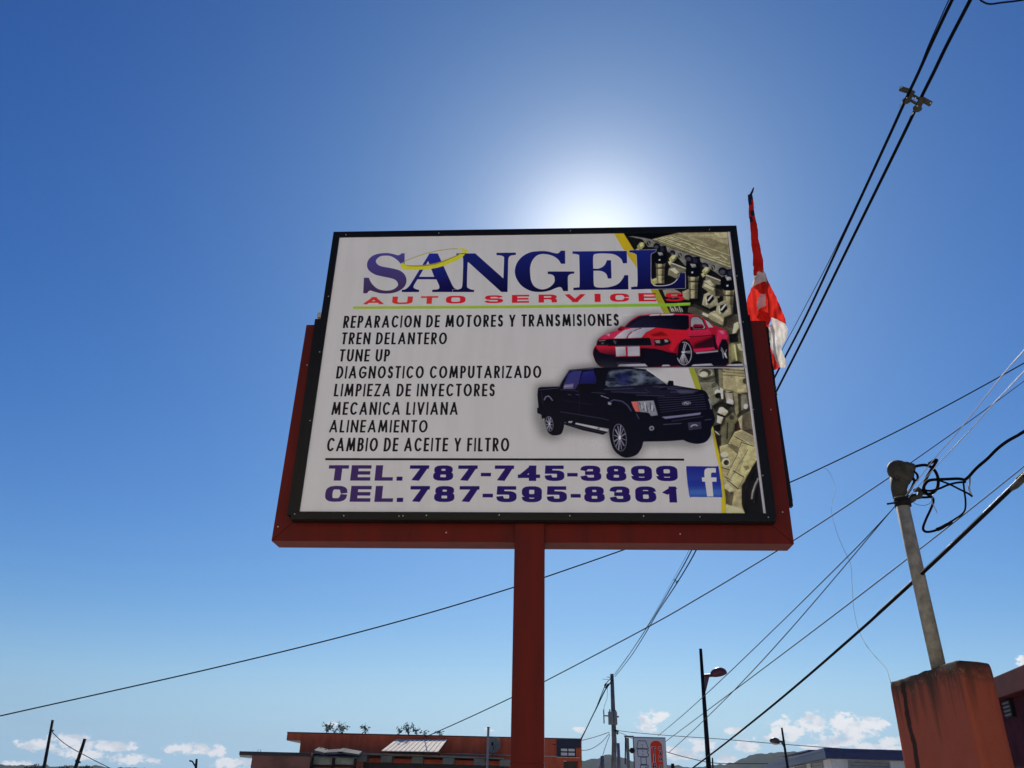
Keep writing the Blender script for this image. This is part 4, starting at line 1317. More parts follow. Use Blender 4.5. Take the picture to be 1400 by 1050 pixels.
def print_mat(name, im, rough=.34):
    m = bpy.data.materials.new(name)
    m.use_nodes = True
    t = m.node_tree
    p = t.nodes['Principled BSDF']
    p.inputs['Specular IOR Level'].default_value = .13
    ti = t.nodes.new('ShaderNodeTexImage')
    ti.image = im
    ti.interpolation = 'Cubic'
    g_ = t.nodes.new('ShaderNodeNewGeometry')
    n_ = t.nodes.new('ShaderNodeTexNoise')
    n_.inputs['Scale'].default_value = 1.1
    n_.inputs['Detail'].default_value = 5
    t.links.new(g_.outputs['Position'], n_.inputs['Vector'])
    mr_ = t.nodes.new('ShaderNodeMapRange')
    mr_.inputs['To Min'].default_value = rough - .10
    mr_.inputs['To Max'].default_value = rough + .14
    t.links.new(n_.outputs[0], mr_.inputs['Value'])
    t.links.new(mr_.outputs[0], p.inputs['Roughness'])
    bp = t.nodes.new('ShaderNodeBump')
    bp.inputs['Strength'].default_value = .12
    bp.inputs['Distance'].default_value = .02
    t.links.new(n_.outputs[0], bp.inputs['Height'])
    t.links.new(bp.outputs[0], p.inputs['Normal'])
    mx = t.nodes.new('ShaderNodeMix')
    mx.data_type = 'RGBA'
    mx.blend_type = 'MULTIPLY'
    mx.inputs[0].default_value = 1
    n3 = t.nodes.new('ShaderNodeTexNoise')
    n3.inputs['Scale'].default_value = 3.0
    n3.inputs['Detail'].default_value = 8
    mp_ = t.nodes.new('ShaderNodeMapping')
    mp_.inputs['Scale'].default_value = (4, 4, .45)
    t.links.new(g_.outputs['Position'], mp_.inputs[0])
    t.links.new(mp_.outputs[0], n3.inputs['Vector'])
    r_ = t.nodes.new('ShaderNodeValToRGB')
    r_.color_ramp.elements[0].position, r_.color_ramp.elements[1].position = .3, .6
    r_.color_ramp.elements[0].color = (.955, .95, .94, 1)
    r_.color_ramp.elements[1].color = (1, 1, 1, 1)
    t.links.new(n3.outputs[0], r_.inputs[0])
    t.links.new(ti.outputs[0], mx.inputs[6])
    t.links.new(r_.outputs[0], mx.inputs[7])
    t.links.new(mx.outputs[2], p.inputs['Base Color'])
    return m


def uvquad(name, pts, m, parent, flip=False):
    me = bpy.data.meshes.new(name)
    inv = MW[parent.name].inverted()
    me.from_pydata([inv @ Vector(p) for p in pts], [], [(0, 1, 2, 3)])
    uv = me.uv_layers.new(name='uv')
    for i, c in enumerate(((0, 0), (1, 0), (1, 1), (0, 1))):
        uv.data[i].uv = c
    me.materials.append(m)
    o = bpy.data.objects.new(name, me)
    COL.objects.link(o)
    o.parent = parent
    MW[o.name] = MW[parent.name]
    return o


q = [SM @ Vector((x, -.003, z)) for x, z in ((-SW / 2, zc - SH / 2), (SW / 2, zc - SH / 2), (SW / 2, zc + SH / 2), (-SW / 2, zc + SH / 2))]
uvquad('printed_face', q, print_mat('sign_vinyl', img), sign)
b = LB()
b.span(-SW / 2, SW / 2, -.0015, .0078, zc - SH / 2, zc + SH / 2)
b.build('backing_board', mat('white_board', (.7, .7, .68)), sign)
# screws along the trim
sc0 = None


def screw(px, py, yl=-.014, r=.0042, m=SCREW):
    global sc0
    x, z = sl(px, py, yl)
    if sc0 is None:
        bb = MB()
        bb.tube([(0, 0, 0), (0, -.003, 0), (0, -.0048, 0)], [.0042, .0042, .0022], n=8)
        me_o = bb.build('screw', m, None)
        sc0 = me_o.data
        bpy.data.objects.remove(me_o)
    o = bpy.data.objects.new('screw', sc0)
    COL.objects.link(o)
    o.parent = sign
    o.location = (x, yl + .002, z - .12)
    o.scale = (r / .0042,) * 3


for p in [(545.5, 705.5), (551, 705.2), (682.5, 704), (779, 705), (957, 706.5), (1050.5, 707), (403, 702.5), (470, 705), (583, 704.5), (880, 705.4), (473, 320.8), (600, 318.6), (780, 315.5), (970, 313.6), (1007.6, 377), (1016, 440), (1030, 560), (1043, 650), (437, 481), (449, 405), (424, 575)]:
    screw(*p)
for p in [(420, 499), (380, 720), (610, 728), (930, 730), (1070, 700), (1054, 560)]:
    screw(*p, yl=.072, r=.005)
# small grey bracket on the cabinet's side
b = LB()
x, z = sl(437.5, 432, .05)
b.span(x - .018, x + .04, .03, .085, z - .022, z + .022)
b.build('bracket', mat('grey_bracket', (.42, .40, .36)), sign, bevel=0.004)
# rear panel, hung lower and further to the right
ry = 0.262
rxb, rzb = sl(1083.5, 690, ry + .02)
rxt, rzt = sl(1046, 441, ry + .02)
b = LB()
qv = [(-1.55, rzb), (rxb, rzb + .02), (rxt, rzt), (-1.5, rzt)]
b.prism([(x, ry, z) for x, z in qv], [(x, ry + .06, z) for x, z in qv])
b.build('rear_cabinet', TRIM, sign)
b = LB()
x, z = sl(1076, 668, ry - .02)
b.span(x - .02, x + .018, ry - .05, ry - .002, z - .14, z + .14)
b.build('hinge_plate', DARK, sign, bevel=.003)
b = LB()
x, z = sl(1060.5, 532, ry - .02)
for k in (-1, 0, 1):
    b.tube([SM.inverted() @ (SM @ Vector((x, ry - .01, z + k * .03))), Vector((x + .012, ry + .02, z + k * .03 + .004))], .008)
b.build('cable_anchor', CAST, sign)

# ---------------------------------------------------------------- flag furled on its pole behind the sign
FY = SC.y + .55
flag = thing('flag', 'red and white flag furled round its pole behind the right side of the signboard', 'flag', tuple(at(1050, 560, FY) * 1.0))


def cloth_mat(name, col, tr):
    m = bpy.data.materials.new(name)
    m.use_nodes = True
    t = m.node_tree
    t.nodes.clear()
    d1, t1, mx = t.nodes.new('ShaderNodeBsdfDiffuse'), t.nodes.new('ShaderNodeBsdfTranslucent'), t.nodes.new('ShaderNodeMixShader')
    w, n_, r_ = t.nodes.new('ShaderNodeNewGeometry'), t.nodes.new('ShaderNodeTexNoise'), t.nodes.new('ShaderNodeValToRGB')
    n_.inputs['Scale'].default_value = 9
    n_.inputs['Detail'].default_value = 5
    r_.color_ramp.elements[0].color = (*[c * .72 for c in col], 1)
    r_.color_ramp.elements[1].color = (*col, 1)
    r_.color_ramp.elements[0].position, r_.color_ramp.elements[1].position = .32, .6
    t.links.new(w.outputs['Position'], n_.inputs['Vector'])
    t.links.new(n_.outputs[0], r_.inputs[0])
    for x in (d1, t1):
        t.links.new(r_.outputs[0], x.inputs[0])
    mx.inputs[0].default_value = tr
    t.links.new(d1.outputs[0], mx.inputs[1])
    t.links.new(t1.outputs[0], mx.inputs[2])
    o_ = t.nodes.new('ShaderNodeOutputMaterial')
    t.links.new(mx.outputs[0], o_.inputs[0])
    return m


FR, FWH, FBL = cloth_mat('flag_red', (.72, .035, .025), .5), cloth_mat('flag_white', (.80, .76, .70), .5), cloth_mat('flag_navy', (.02, .02, .06), .2)


def cloth_piece(poly, y, amp, phase, fx, fy, thick=None):
    """polygon in sight-line px at depth y -> rippled sheet (verts, faces)"""
    P = [Vector(p) for p in poly]
    x0, x1 = min(p.x for p in P), max(p.x for p in P)
    y0, y1 = min(p.y for p in P), max(p.y for p in P)
    pts, edges = [], []
    per = []
    for a, c in zip(P, P[1:] + P[:1]):
        n = max(1, int((c - a).length / 2))
        for k in range(n):
            q = a.lerp(c, k / n)
            per.append(q + Vector((random.uniform(-.35, .35), random.uniform(-.35, .35))))
    inner = [Vector((x, yy)) for x in np.arange(x0 + 1.2, x1, 1.5) for yy in np.arange(y0 + 1.2, y1, 1.5)]
    n = len(per)

    def inside(p):
        c_ = False
        for a, d in zip(per, per[1:] + per[:1]):
            if (a.y > p.y) != (d.y > p.y) and p.x < (d.x - a.x) * (p.y - a.y) / (d.y - a.y) + a.x:
                c_ = not c_
        return c_
    inner = [p for p in inner if inside(p) and min((p - q).length for q in per) > .8]
    V, E_, F_, *_ = delaunay_2d_cdt(per + inner, [], [list(range(n))], 1, 1e-4)
    out = []
    for v in V:
        d = amp * math.sin(fx * .8 * v.x + fy * v.y + phase) + amp * .45 * math.sin(fx * 1.9 * v.x - fy * 2.2 * v.y + phase * 2) + amp * .8 * mnoise.noise(Vector((v.x / 7, v.y / 11, phase)))
        out.append(at(v.x, v.y, y + d))
    return out, [tuple(f) for f in F_]


b = MB()
# furled part: lumpy wrapped tube along the pole
rows = [(266, 1025.8, 2.8), (273, 1026, 3.5), (280, 1026.8, 3.3), (288, 1027.3, 3.5), (296, 1028.4, 3.7), (303, 1029.5, 3.6), (310, 1030.4, 4.4), (317, 1031, 4.3), (324, 1031.6, 4.9), (331, 1032.5, 4.6), (338, 1033.6, 5.4), (345, 1034.2, 5.0), (352, 1035.2, 5.8), (360, 1036.6, 6.2), (366, 1037.2, 6.4), (372, 1037.6, 6.4), (378, 1038.4, 7.2), (386, 1038.8, 9.0), (392, 1039, 9.5)]
ring = 14
base = []
for i, (y, x, r) in enumerate(rows):
    c = at(x, y, FY)
    m = r / FPX * (c - EYE).dot(_F)
    for k in range(ring):
        w = 2 * math.pi * k / ring
        rr = m * (1 + .14 * math.sin(3 * w + i * 1.3) + .10 * math.sin(5 * w - i * 2.1))
        b.v.append(c + CR * rr * math.cos(w) + Vector((0, 1, 0)) * rr * .8 * math.sin(w) + CU * rr * .45 * math.sin(w + i * .2))
for i in range(len(rows) - 1):
    for k in range(ring):
        j = (k + 1) % ring
        yy = rows[i][0] + 3.0 * math.cos(2 * math.pi * k / ring) * 1.6
        b.f.append((i * ring + k, i * ring + j, (i + 1) * ring + j, (i + 1) * ring + k))
        b.mi.append(2 if (yy < 274 or 285 < yy < 294) else 1 if 374 < yy else 0)
pieces = [
    ([(1031, 384), (1045.5, 374), (1052, 388), (1061.5, 406.6), (1068, 422), (1074, 436), (1075, 443), (1063, 437), (1055, 434), (1050, 447), (1042, 445), (1034, 443), (1022, 441), (1020.3, 414), (1023, 404), (1027, 394.6)], FY - .03, .035, .5, .34, .05, 0),
    ([(1036, 407), (1040, 402), (1046.5, 402), (1047, 418), (1040, 421), (1036, 425), (1034.5, 416)], FY - .085, .012, 1.5, .3, .1, 1),
    ([(1030.5, 378), (1045, 372), (1047, 383), (1037, 388), (1028, 393)], FY - .075, .012, .2, .3, .1, 1),
    ([(1055, 433.5), (1063, 436), (1072, 441), (1077.3, 449), (1076, 461), (1069, 476.5), (1063, 464), (1056, 447)], FY + .0, .02, 2.0, .4, .1, 1),
    ([(1050.5, 446), (1056, 443), (1065.5, 470), (1076, 497.5), (1073, 502.5), (1066, 503), (1059, 490), (1053.5, 475)], FY - .06, .02, 1.0, .5, .1, 1),
    ([(1053, 474), (1059.5, 489), (1066.5, 502.5), (1058, 506), (1056, 495)], FY - .03, .015, .3, .4, .1, 0),
    ([(1034, 434), (1041, 424), (1050, 428), (1054, 437), (1050, 446)], FY - .09, .012, .9, .4, .2, 0),
]
for poly, y, amp, ph, fx, fy, mi in pieces:
    V, F_ = cloth_piece(poly, y, amp, ph, fx, fy)
    i0 = len(b.v)
    b.v += V
    for f in F_:
        b.f.append(tuple(i0 + i for i in f))
        b.mi.append(mi)
b.build('cloth', [FR, FWH, FBL], flag, smooth=True)
b = MB()
b.tube([at(1030.2, 257, FY + .02), at(1028.5, 262, FY + .01), at(1025.2, 268, FY), at(1026.5, 280, FY), at(1030, 305, FY), at(1034, 340, FY), at(1039, 372, FY + .01), at(1042, 396, FY + .10), at(1052, 470, FY + .10), at(1062, 560, FY), at(1072, 650, FY)], [.006, .010, .012, .010, .010, .010, .011, .012, .013, .013])
b.build('flagpole', DARK, flag, smooth=True)
b = MB()
b.tube([at(1030, 283, FY), at(1032.5, 283.4, FY), at(1033.6, 284.5, FY)], .0012, n=5)
b.build('loose_thread', mat('thread', (.3, .28, .2)), flag)

# ---------------------------------------------------------------- power lines
CG = 'power lines strung across the street'


def fair(pts, deg=3):
    """irons small reading errors out of a long sagging line"""
    a = np.array(pts, float)
    m_ = a[:, 0].mean()
    c = np.polyfit(a[:, 0] - m_, a[:, 1], deg)
    return [(x, float(np.polyval(c, x - m_))) for x in a[:, 0]]


def cable(label, pts, r, m=RUBBER, name='power_line', cat='cable', n=6, sides=6):
    b = MB()
    b.tube(smooth3(pts, n), r, n=sides)
    o = b.build(name, m, smooth=True)
    tag(o, label, cat, CG)
    return o


UP = at(836, 985, 60)                        # the far utility pole stands here
UPxy = (UP.x, UP.y)
Bn = atz(1327, 0, 8.4)
An = atz(1302, 0, 8.4)
Cn = atz(1296, -12, 8.4)
upf = lambda p: p
cab_B = [inplane(x, y, UPxy, (Bn.x, Bn.y)) for x, y in [(1373, -90), (1326.5, 0), (1295.3, 60), (1276, 100), (1258.7, 134.7), (1227.3, 200), (1158.5, 340), (1109.5, 440), (1062, 534), (1005, 645), (953, 750), (925, 798), (900, 836), (880, 870), (862, 898), (841, 925)]]
cab_A = [inplane(x, y, UPxy, (An.x, An.y)) for x, y in [(1347, -90), (1301.7, 0), (1273.3, 60), (1255.3, 100), (1239, 134.7), (1209.3, 200), (1146, 337), (1098, 440), (1056, 522), (998, 640), (946.6, 750), (922, 795), (897, 838), (878, 868), (858, 898), (840, 923)]]
cab_C = [inplane(x, y, UPxy, (Cn.x, Cn.y)) for x, y in [(1338, -90), (1297, 0), (1284.5, 28), (1269, 63), (1254.3, 100), (1238, 134), (1208, 200), (1144, 336), (1094, 432), (1050, 516), (992, 640), (943, 750), (919, 795), (893, 842), (874, 874), (856, 900), (838.5, 922)]]
cable('thick black cable of the overhead pair, the right one through the bolted spacer', cab_B, .0185)
cable('thick black cable of the overhead pair, the left one through the bolted spacer', cab_A, .0165)
cable('thin dark wire lashed along the left cable of the overhead pair', cab_C, .005)
far2 = at(770, 1050, 105)
for lab, pts, r in (('cable sagging from the far grey utility pole down behind the orange building, upper strand', [(838, 924), (833.5, 929), (828, 936), (821, 953), (815, 968), (806, 987), (795, 1008), (780, 1034)], .03),
                    ('cable sagging from the far grey utility pole down behind the orange building, lower strand', [(837, 930), (832, 937), (826, 946), (817, 965), (808, 983), (797, 1006), (783, 1034)], .045)):
    cable(lab, [inplane(x, y, UPxy, (far2.x, far2.y)) for x, y in pts], r)

# two plates and clamps that hold the pair apart
def spacer(px, py, s, dist_pt, label):
    t = thing('line_spacer', label, 'cable spacer', tuple(dist_pt))
    k = s * (dist_pt - EYE).dot(_F) / FPX
    O = Vector(dist_pt)
    V = lambda x, y, d=0: O + CR * (x * k) - CU * (y * k) + _F * (d * k)
    ax = (CR * .87 - CU * .5).normalized()
    ay = (CR * .5 + CU * .87).normalized()
    bx = (CR * .955 - CU * .29).normalized()
    by = (CR * .29 + CU * .955).normalized()
    for x, y, l, w, q1, q2 in ((-11.8, -10.4, 15, 6.2, bx, by), (17.4, 5.4, 15, 6.6, ax, ay)):
        b = MB()
        b.box(V(x, y), (l * k, w * k, 5 * k), q1, q2, _F)
        b.build('arm', CAST, t, bevel=1.2 * k)
    for x, y in ((2.0, -1.6), (-1.2, 5.4)):
        b = MB()
        b.box(V(x, y), (12 * k, 2.4 * k, 4 * k), ax, ay, _F)
        b.build('bar', CAST, t, bevel=.5 * k)
    cd = (CR * .47 + CU * .88).normalized()
    cn = cd.cross(_F).normalized()
    for x, y in ((-5.2, -3.4), (8.6, 6.6)):
        b = MB()
        b.box(V(x, y, -1), (8 * k, 13 * k, 6 * k), cn, cd, _F)
        b.build('clamp', CAST, t, bevel=1.8 * k)
    for x, y, r_ in ((-10.4, 4.6, 5.0), (4.6, 15.2, 5.6)):
        b = MB()
        b.ball(V(x, y, -1), 1, CR, CU, _F, rx=(r_ * k * 1.15, r_ * k * .9, 4 * k))
        b.tube([V(x, y, -1), V(x + 4.5, y - 6.5, -1)], 2.6 * k, n=8)
        b.build('clamp_cap', CAST, t, smooth=True)
    for x, y in ((-18, -12.6), (-18.3, 10.2), (21.5, 9), (-2.6, 22.6), (.6, 2.4), (-11, 1.8), (3.2, 13)):
        b = MB()
        b.tube([V(x, y, 3), V(x - .6, y, -5)], .95 * k, n=6)
        b.build('bolt', SCREW, t)


sp_c = (inplane(1243, 132, UPxy, (An.x, An.y)) + inplane(1255, 135, UPxy, (Bn.x, Bn.y))) / 2
spacer(1249, 130, 1.0, sp_c + CR * 0 - CU * 0, 'dark metal spacer bolted across the overhead cable pair in the upper right')
sp_d = (inplane(922, 793, UPxy, (An.x, An.y)) + inplane(926, 795, UPxy, (Bn.x, Bn.y))) / 2
spacer(924, 793, .16, sp_d, 'tiny cable spacer on the far part of the pair, under the sign')

# cable crossing low behind the sign, left edge to right edge
PA, PB = (-12.0, 14.0), (14.0, 11.0)
cable('black cable rising from the left edge behind the sign post to the right edge', [inplane(x, y, PA, PB) for x, y in fair([(-120, 1004), (0, 982), (135, 953), (270, 915), (400, 884), (500, 861), (600, 835), (700, 806), (745, 789), (870, 745), (980, 703), (1080, 661), (1127, 639), (1216, 596), (1300, 547), (1400, 495), (1480, 452)], 4)], .0098)
PA, PB = at(590, 1003, 44), at(1400, 517, 12)
cable('black cable climbing from the orange roof past the mast head', [inplane(x, y, PA, PB) for x, y in fair([(560, 1018), (590, 1003), (640, 981), (700, 953.5), (748, 931), (880, 858), (960, 815), (1050, 761), (1130, 713), (1216, 653), (1248, 632), (1310, 584), (1360, 550), (1400, 519), (1470, 470)])], [.024 - .0175 * min(1, i / 75) for i in range(85)])
PA, PB = at(945, 1050, 16), at(1400, 655, 4.6)
thick = [inplane(x, y, PA, PB) for x, y in fair([(905, 1081), (971, 1031), (1037, 981), (1100, 929), (1175.6, 861.5), (1200, 839), (1240, 802), (1264, 782), (1300, 748), (1350, 700), (1392, 660), (1440, 612)])]
cable('thickest black cable, running from the bottom up to the right edge behind the mast', thick, .0125, sides=10)
cable('thin bright wire along the top of the thickest cable, standing in for its highlight', [p + CU * .013 - CR * .0115 - _F * .004 for p in thick[5:]], .0040, BARE)  # bright wire shaped as the highlight along the cable's upper edge
b = MB()
pp = inplane(1389, 664, PA, PB)
b.tube([inplane(1383, 668.5, PA, PB), pp, inplane(1402, 652, PA, PB)], [.013, .019, .017], n=10)
b.tube([inplane(1390, 654, PA, PB), inplane(1400, 646, PA, PB)], .008)
o = b.build('cable_splice', CAST)
tag(o, 'metal sleeve on the thickest black cable at the right edge', 'cable splice')
PA, PB = at(905, 1010, 40), at(1400, 636, 7)
cable('thin dark cable passing just under the mast clamp and the hooked cable', [inplane(x, y, PA, PB) for x, y in fair([(880, 1035), (914.6, 1010.9), (990, 955.8), (1037, 919.7), (1100, 869.4), (1164.6, 822.2), (1216, 783), (1240, 764), (1300, 718), (1345, 682), (1382, 653), (1400, 638), (1450, 596)])], [.013 - .0088 * min(1, i / 70) for i in range(79)], DARK)
# two wires bound for the mast from below left, and their bright run beyond it
MY = 5.75
PB = at(1226, 691, MY)
for lab, PAx, pts in (('upper of two thin wires rising to the mast clamp', at(898, 1010, 45), [(900, 1006), (929, 981), (958.6, 955.8), (990, 926), (1021.5, 896), (1053, 865), (1084.4, 834.8), (1156.7, 764), (1197.6, 720), (1226, 690)]),
                      ('lower of two thin wires rising to the mast clamp', at(905, 1034, 45), [(914.6, 1028), (936, 1010), (958.6, 990.4), (996, 949.6), (1037, 908.7), (1075, 866), (1100, 839), (1125, 811), (1160, 767), (1199, 720), (1226, 690)])):
    cable(lab, [inplane(x, y, PAx, PB) for x, y in fair(pts, 4)], [.013 - .0095 * (i / 60) ** .6 for i in range(61 - (6 if len(pts) == 10 else 0))], DARK)
PAb = at(1236, 678, MY + .1)
for lab, e, pts in (('bright bare wire leaving the mast clamp steeply to the right edge', (1400, 478), [(1238, 678), (1276, 629), (1310, 590), (1334, 560), (1373, 510), (1400, 479), (1440, 432)]),
                    ('bright bare wire leaving the mast clamp less steeply to the right edge', (1400, 508), [(1242, 680), (1284, 633), (1320, 595), (1351, 560), (1380, 529), (1400, 508), (1450, 455)])):
    Bx = at(*e, 3.6)
    cable(lab, [inplane(x, y, PAb, Bx) for x, y in pts], .0028, BARE)
# limp wire hanging from the crossing cable on to the pillar
cable('hair thin limp wire dangling from the crossing cable down to the pillar top', [at(x, y, Y) for x, y, Y in [(1126, 640, 11.8), (1130, 641.5, 11.7), (1136, 650, 11.5), (1142, 669, 11), (1138, 686, 10.6), (1137, 702, 10.2), (1146, 733, 9.6), (1157, 758, 9.2), (1163, 771, 9), (1165, 800, 8.6), (1167, 830, 8.2), (1173, 858, 7.8), (1183, 880, 7.4), (1199, 900, 6.9), (1211, 913, 6.4), (1216, 927, 6.0), (1218, 934, 5.9)]], .0022, DARK)
# upper right corner loop
cable('curled black cable end dipping into the top right corner', [atz(x, y, 8.0) for x, y in [(1330, -22), (1338, -3), (1345, 3), (1354, 5.5), (1370, 3.5), (1395, 0.5), (1430, -6)]], .008)
# distant low lines by the far pole
for lab, pts, Y0, Y1, r in (('faint wire running right from the far utility pole above the tyre sign', [(846, 999), (872, 1002), (920, 1006), (980, 1010), (1052, 1016), (1130, 1022), (1200, 1027)], 60, 50, .022),
                            ('faint wire from the far utility pole past the top of the tyre sign', [(842, 1000), (858, 1006), (880, 1020)], 60, 55, .02),
                            ('faint wire low between the tyre sign and the lamp posts', [(911, 1028), (940, 1036), (975, 1043), (1010, 1044), (1050, 1044)], 48, 52, .02),
                            ('faint wire from the far utility pole down to the orange building corner', [(833, 1001), (812, 1008), (788, 1014), (770, 1019), (748, 1025)], 60, 46, .022),
                            ('faint slack wire looping from the far utility pole behind the orange building', [(833, 1003), (822, 1015), (808, 1024), (795, 1026), (782, 1026)], 60, 60, .02),
                            ('faint stay wire slanting from the far utility pole to the hillside', [(834, 1004), (828, 1020), (822, 1040), (819, 1052)], 60, 60, .02)):
    n_ = len(pts)
    cable(lab, [at(x, y, Y0 + (Y1 - Y0) * i / (n_ - 1)) for i, (x, y) in enumerate(pts)], r, DARK, sides=5)

# ---------------------------------------------------------------- concrete pillar with the service mast
PH = 2.42
terr = bpy.data.materials.new('stained_terracotta_render')
terr.use_nodes = True
t = terr.node_tree
pb = t.nodes['Principled BSDF']
pb.inputs['Roughness'].default_value = .85
pb.inputs['Specular IOR Level'].default_value = .1
tcn = t.nodes.new('ShaderNodeTexCoord')


def nz_(scale, detail, msc, rough=.6, src=None):
    mpn = t.nodes.new('ShaderNodeMapping')
    mpn.inputs['Scale'].default_value = msc
    t.links.new((src or tcn.outputs['Object']), mpn.inputs[0])
    n = t.nodes.new('ShaderNodeTexNoise')
    n.inputs['Scale'].default_value = scale
    n.inputs['Detail'].default_value = detail
    n.inputs['Roughness'].default_value = rough
    t.links.new(mpn.outputs[0], n.inputs['Vector'])
    return n.outputs[0]


def mt(op, a, b_=None, c=None, clamp=False):
    n = t.nodes.new('ShaderNodeMath')
    n.operation = op
    n.use_clamp = clamp
    for i, v in enumerate((a, b_, c)):
        if v is None:
            continue
        if isinstance(v, (int, float)):
            n.inputs[i].default_value = v
        else:
            t.links.new(v, n.inputs[i])
    return n.outputs[0]


def mixc(f, a, b_):
    n = t.nodes.new('ShaderNodeMix')
    n.data_type = 'RGBA'
    if isinstance(f, float):
        n.inputs[0].default_value = f
    else:
        t.links.new(f, n.inputs[0])
    for i, v in ((6, a), (7, b_)):
        if isinstance(v, tuple):
            n.inputs[i].default_value = (*v, 1)
        else:
            t.links.new(v, n.inputs[i])
    return n.outputs[2]


sep = t.nodes.new('ShaderNodeSeparateXYZ')
t.links.new(tcn.outputs['Object'], sep.inputs[0])
below = mt('SUBTRACT', PH - .09, sep.outputs[2])            # metres under the top
base_c = mixc(nz_(3, 6, (1, 1, 1)), (.28, .064, .036), (.38, .098, .054))
base_c = mixc(mt('MULTIPLY', nz_(2.2, 5, (2.4, 2.4, .35)), .55), base_c, (.26, .06, .04))
# grime at the top, running down in streaks
streak = nz_(2.6, 6, (3.2, 3.2, .22), .65)
sm = mt('MULTIPLY_ADD', streak, 3.8, -1.08)
sm = mt('SUBTRACT', sm, mt('MULTIPLY', below, 2.4))
base_c = mixc(mt('MULTIPLY', mt('MULTIPLY', sm, 1.0, clamp=True), .92), base_c, (.055, .032, .022))
top_g = mt('SUBTRACT', mt('MULTIPLY_ADD', nz_(9, 7, (1, 1, 1.4), .7), 1.7, -.25), mt('MULTIPLY', below, 4.2), clamp=True)
base_c = mixc(mt('MULTIPLY', top_g, 1.8, clamp=True), base_c, (.05, .035, .022))
lich = mt('MULTIPLY', mt('MULTIPLY_ADD', nz_(26, 6, (1, 1, 1), .75), 9, -5.0, clamp=True), mt('SUBTRACT', 1.0, mt('MULTIPLY', below, 5.0), clamp=True))
base_c = mixc(mt('MULTIPLY', lich, .75), base_c, (.30, .25, .17))
# one long black run below the left corner
mk = t.nodes.new('ShaderNodeVectorMath')
mk.operation = 'DOT_PRODUCT'
t.links.new(tcn.outputs['Object'], mk.inputs[0])
RUN = mk
run_x = mt('ADD', mk.outputs['Value'], mt('MULTIPLY_ADD', nz_(3.0, 5, (.3, .3, 2.2)), .10, -.05))
run_off = t.nodes.new('ShaderNodeValue')
rd = mt('ABSOLUTE', mt('SUBTRACT', run_x, run_off.outputs[0]))
rw = mt('SUBTRACT', 1.0, mt('DIVIDE', rd, mt('MULTIPLY_ADD', nz_(5, 4, (1, 1, 1)), .10, .005)), clamp=True)
base_c = mixc(mt('MULTIPLY', mt('MULTIPLY', rw, 2.5, clamp=True), .93), base_c, (.018, .012, .010))
t.links.new(base_c, pb.inputs['Base Color'])
bpn = t.nodes.new('ShaderNodeBump')
bpn.inputs['Strength'].default_value = .5
bpn.inputs['Distance'].default_value = .012
t.links.new(mt('ADD', nz_(22, 8, (1, 1, 1), .7), nz_(3, 3, (1, 1, .4))), bpn.inputs['Height'])
t.links.new(bpn.outputs[0], pb.inputs['Normal'])

p_l = atz(1217, 936, PH)                      # left, far end of the lit face
p_m = atz(1311, 903, PH)                      # nearest corner
p_r = atz(1358, 908, PH)
edge = p_m - p_l
edge_r = p_r - p_m
p_b = p_l + edge_r
cen = (p_l + p_m + p_r + p_b) / 4
pil = thing('concrete_pillar', 'stained terracotta concrete pillar with a rounded grimy top in the bottom right corner', 'pillar', (cen.x, cen.y, .12))
u_ = edge.normalized()
RUN.inputs[1].default_value = tuple(u_)
corn = [p_l, p_l + u_ * .055 + edge_r.normalized() * -.028, p_l + edge * .62 - edge_r.normalized() * .004, p_m - u_ * .02, p_m + edge_r.normalized() * .02, p_r - edge_r.normalized() * .03, p_r + (p_b - p_r) * .05, p_b]
run_off.outputs[0].default_value = ((p_l + edge * .235) - Vector((cen.x, cen.y, 0))).dot(Vector((u_.x, u_.y, 0)))
b = MB()
lev = [(.12, 1.0), (.6, 1.0), (1.2, 1.0), (1.8, 1.0), (2.2, 1.0), (2.34, .998), (2.39, .992), (2.415, .975), (2.425, .93), (2.43, .5)]
# dense outline with slightly uneven plaster
outl = []
for a, c in zip(corn, corn[1:] + corn[:1]):
    n_ = max(2, int((c - a).length / .04))
    for k in range(n_):
        outl.append(a.lerp(c, k / n_))
zs = []
z = .12
levz = [.12 + (2.30 - .12) * i / 40 for i in range(41)] + [2.34, 2.38, 2.405, 2.42, 2.428, 2.43]
levs = [1.0] * 41 + [.999, .996, .988, .975, .95, .5]
no = len(outl)
for z, sc_ in zip(levz, levs):
    for i, p in enumerate(outl):
        q = Vector((p.x, p.y, z))
        n_ = mnoise.noise(Vector((p.x * 5, p.y * 5, z * 2.2))) * .007
        dirv = Vector((p.x - cen.x, p.y - cen.y, 0))
        q2 = Vector((cen.x, cen.y, z)) + dirv * sc_ + dirv.normalized() * n_
        q2.z += mnoise.noise(Vector((p.x * 7, p.y * 7, 4))) * .008 if z > 2.3 else 0
        b.v.append(q2)
for j in range(len(levz) - 1):
    for i in range(no):
        k = (i + 1) % no
        b.f.append((j * no + i, j * no + k, (j + 1) * no + k, (j + 1) * no + i))
        b.mi.append(0)
b.f.append(tuple((len(levz) - 1) * no + i for i in range(no)))
b.mi.append(0)
b.build('shaft', terr, pil, smooth=True)

# mast
mb_ = atz(1285, 916, PH)
d_ = ray(1285, 916)
mbase = EYE + d_ * (((cen - EYE).dot(_F) * .97) / d_.dot(_F))
mbase.z = PH - .05
dist = (mbase - EYE).dot(_F)


def mp3(px, py, off=0.0):
    """point at the mast's own depth (upright plane through it, facing the viewer)"""
    return at(px, py, mbase.y + off)


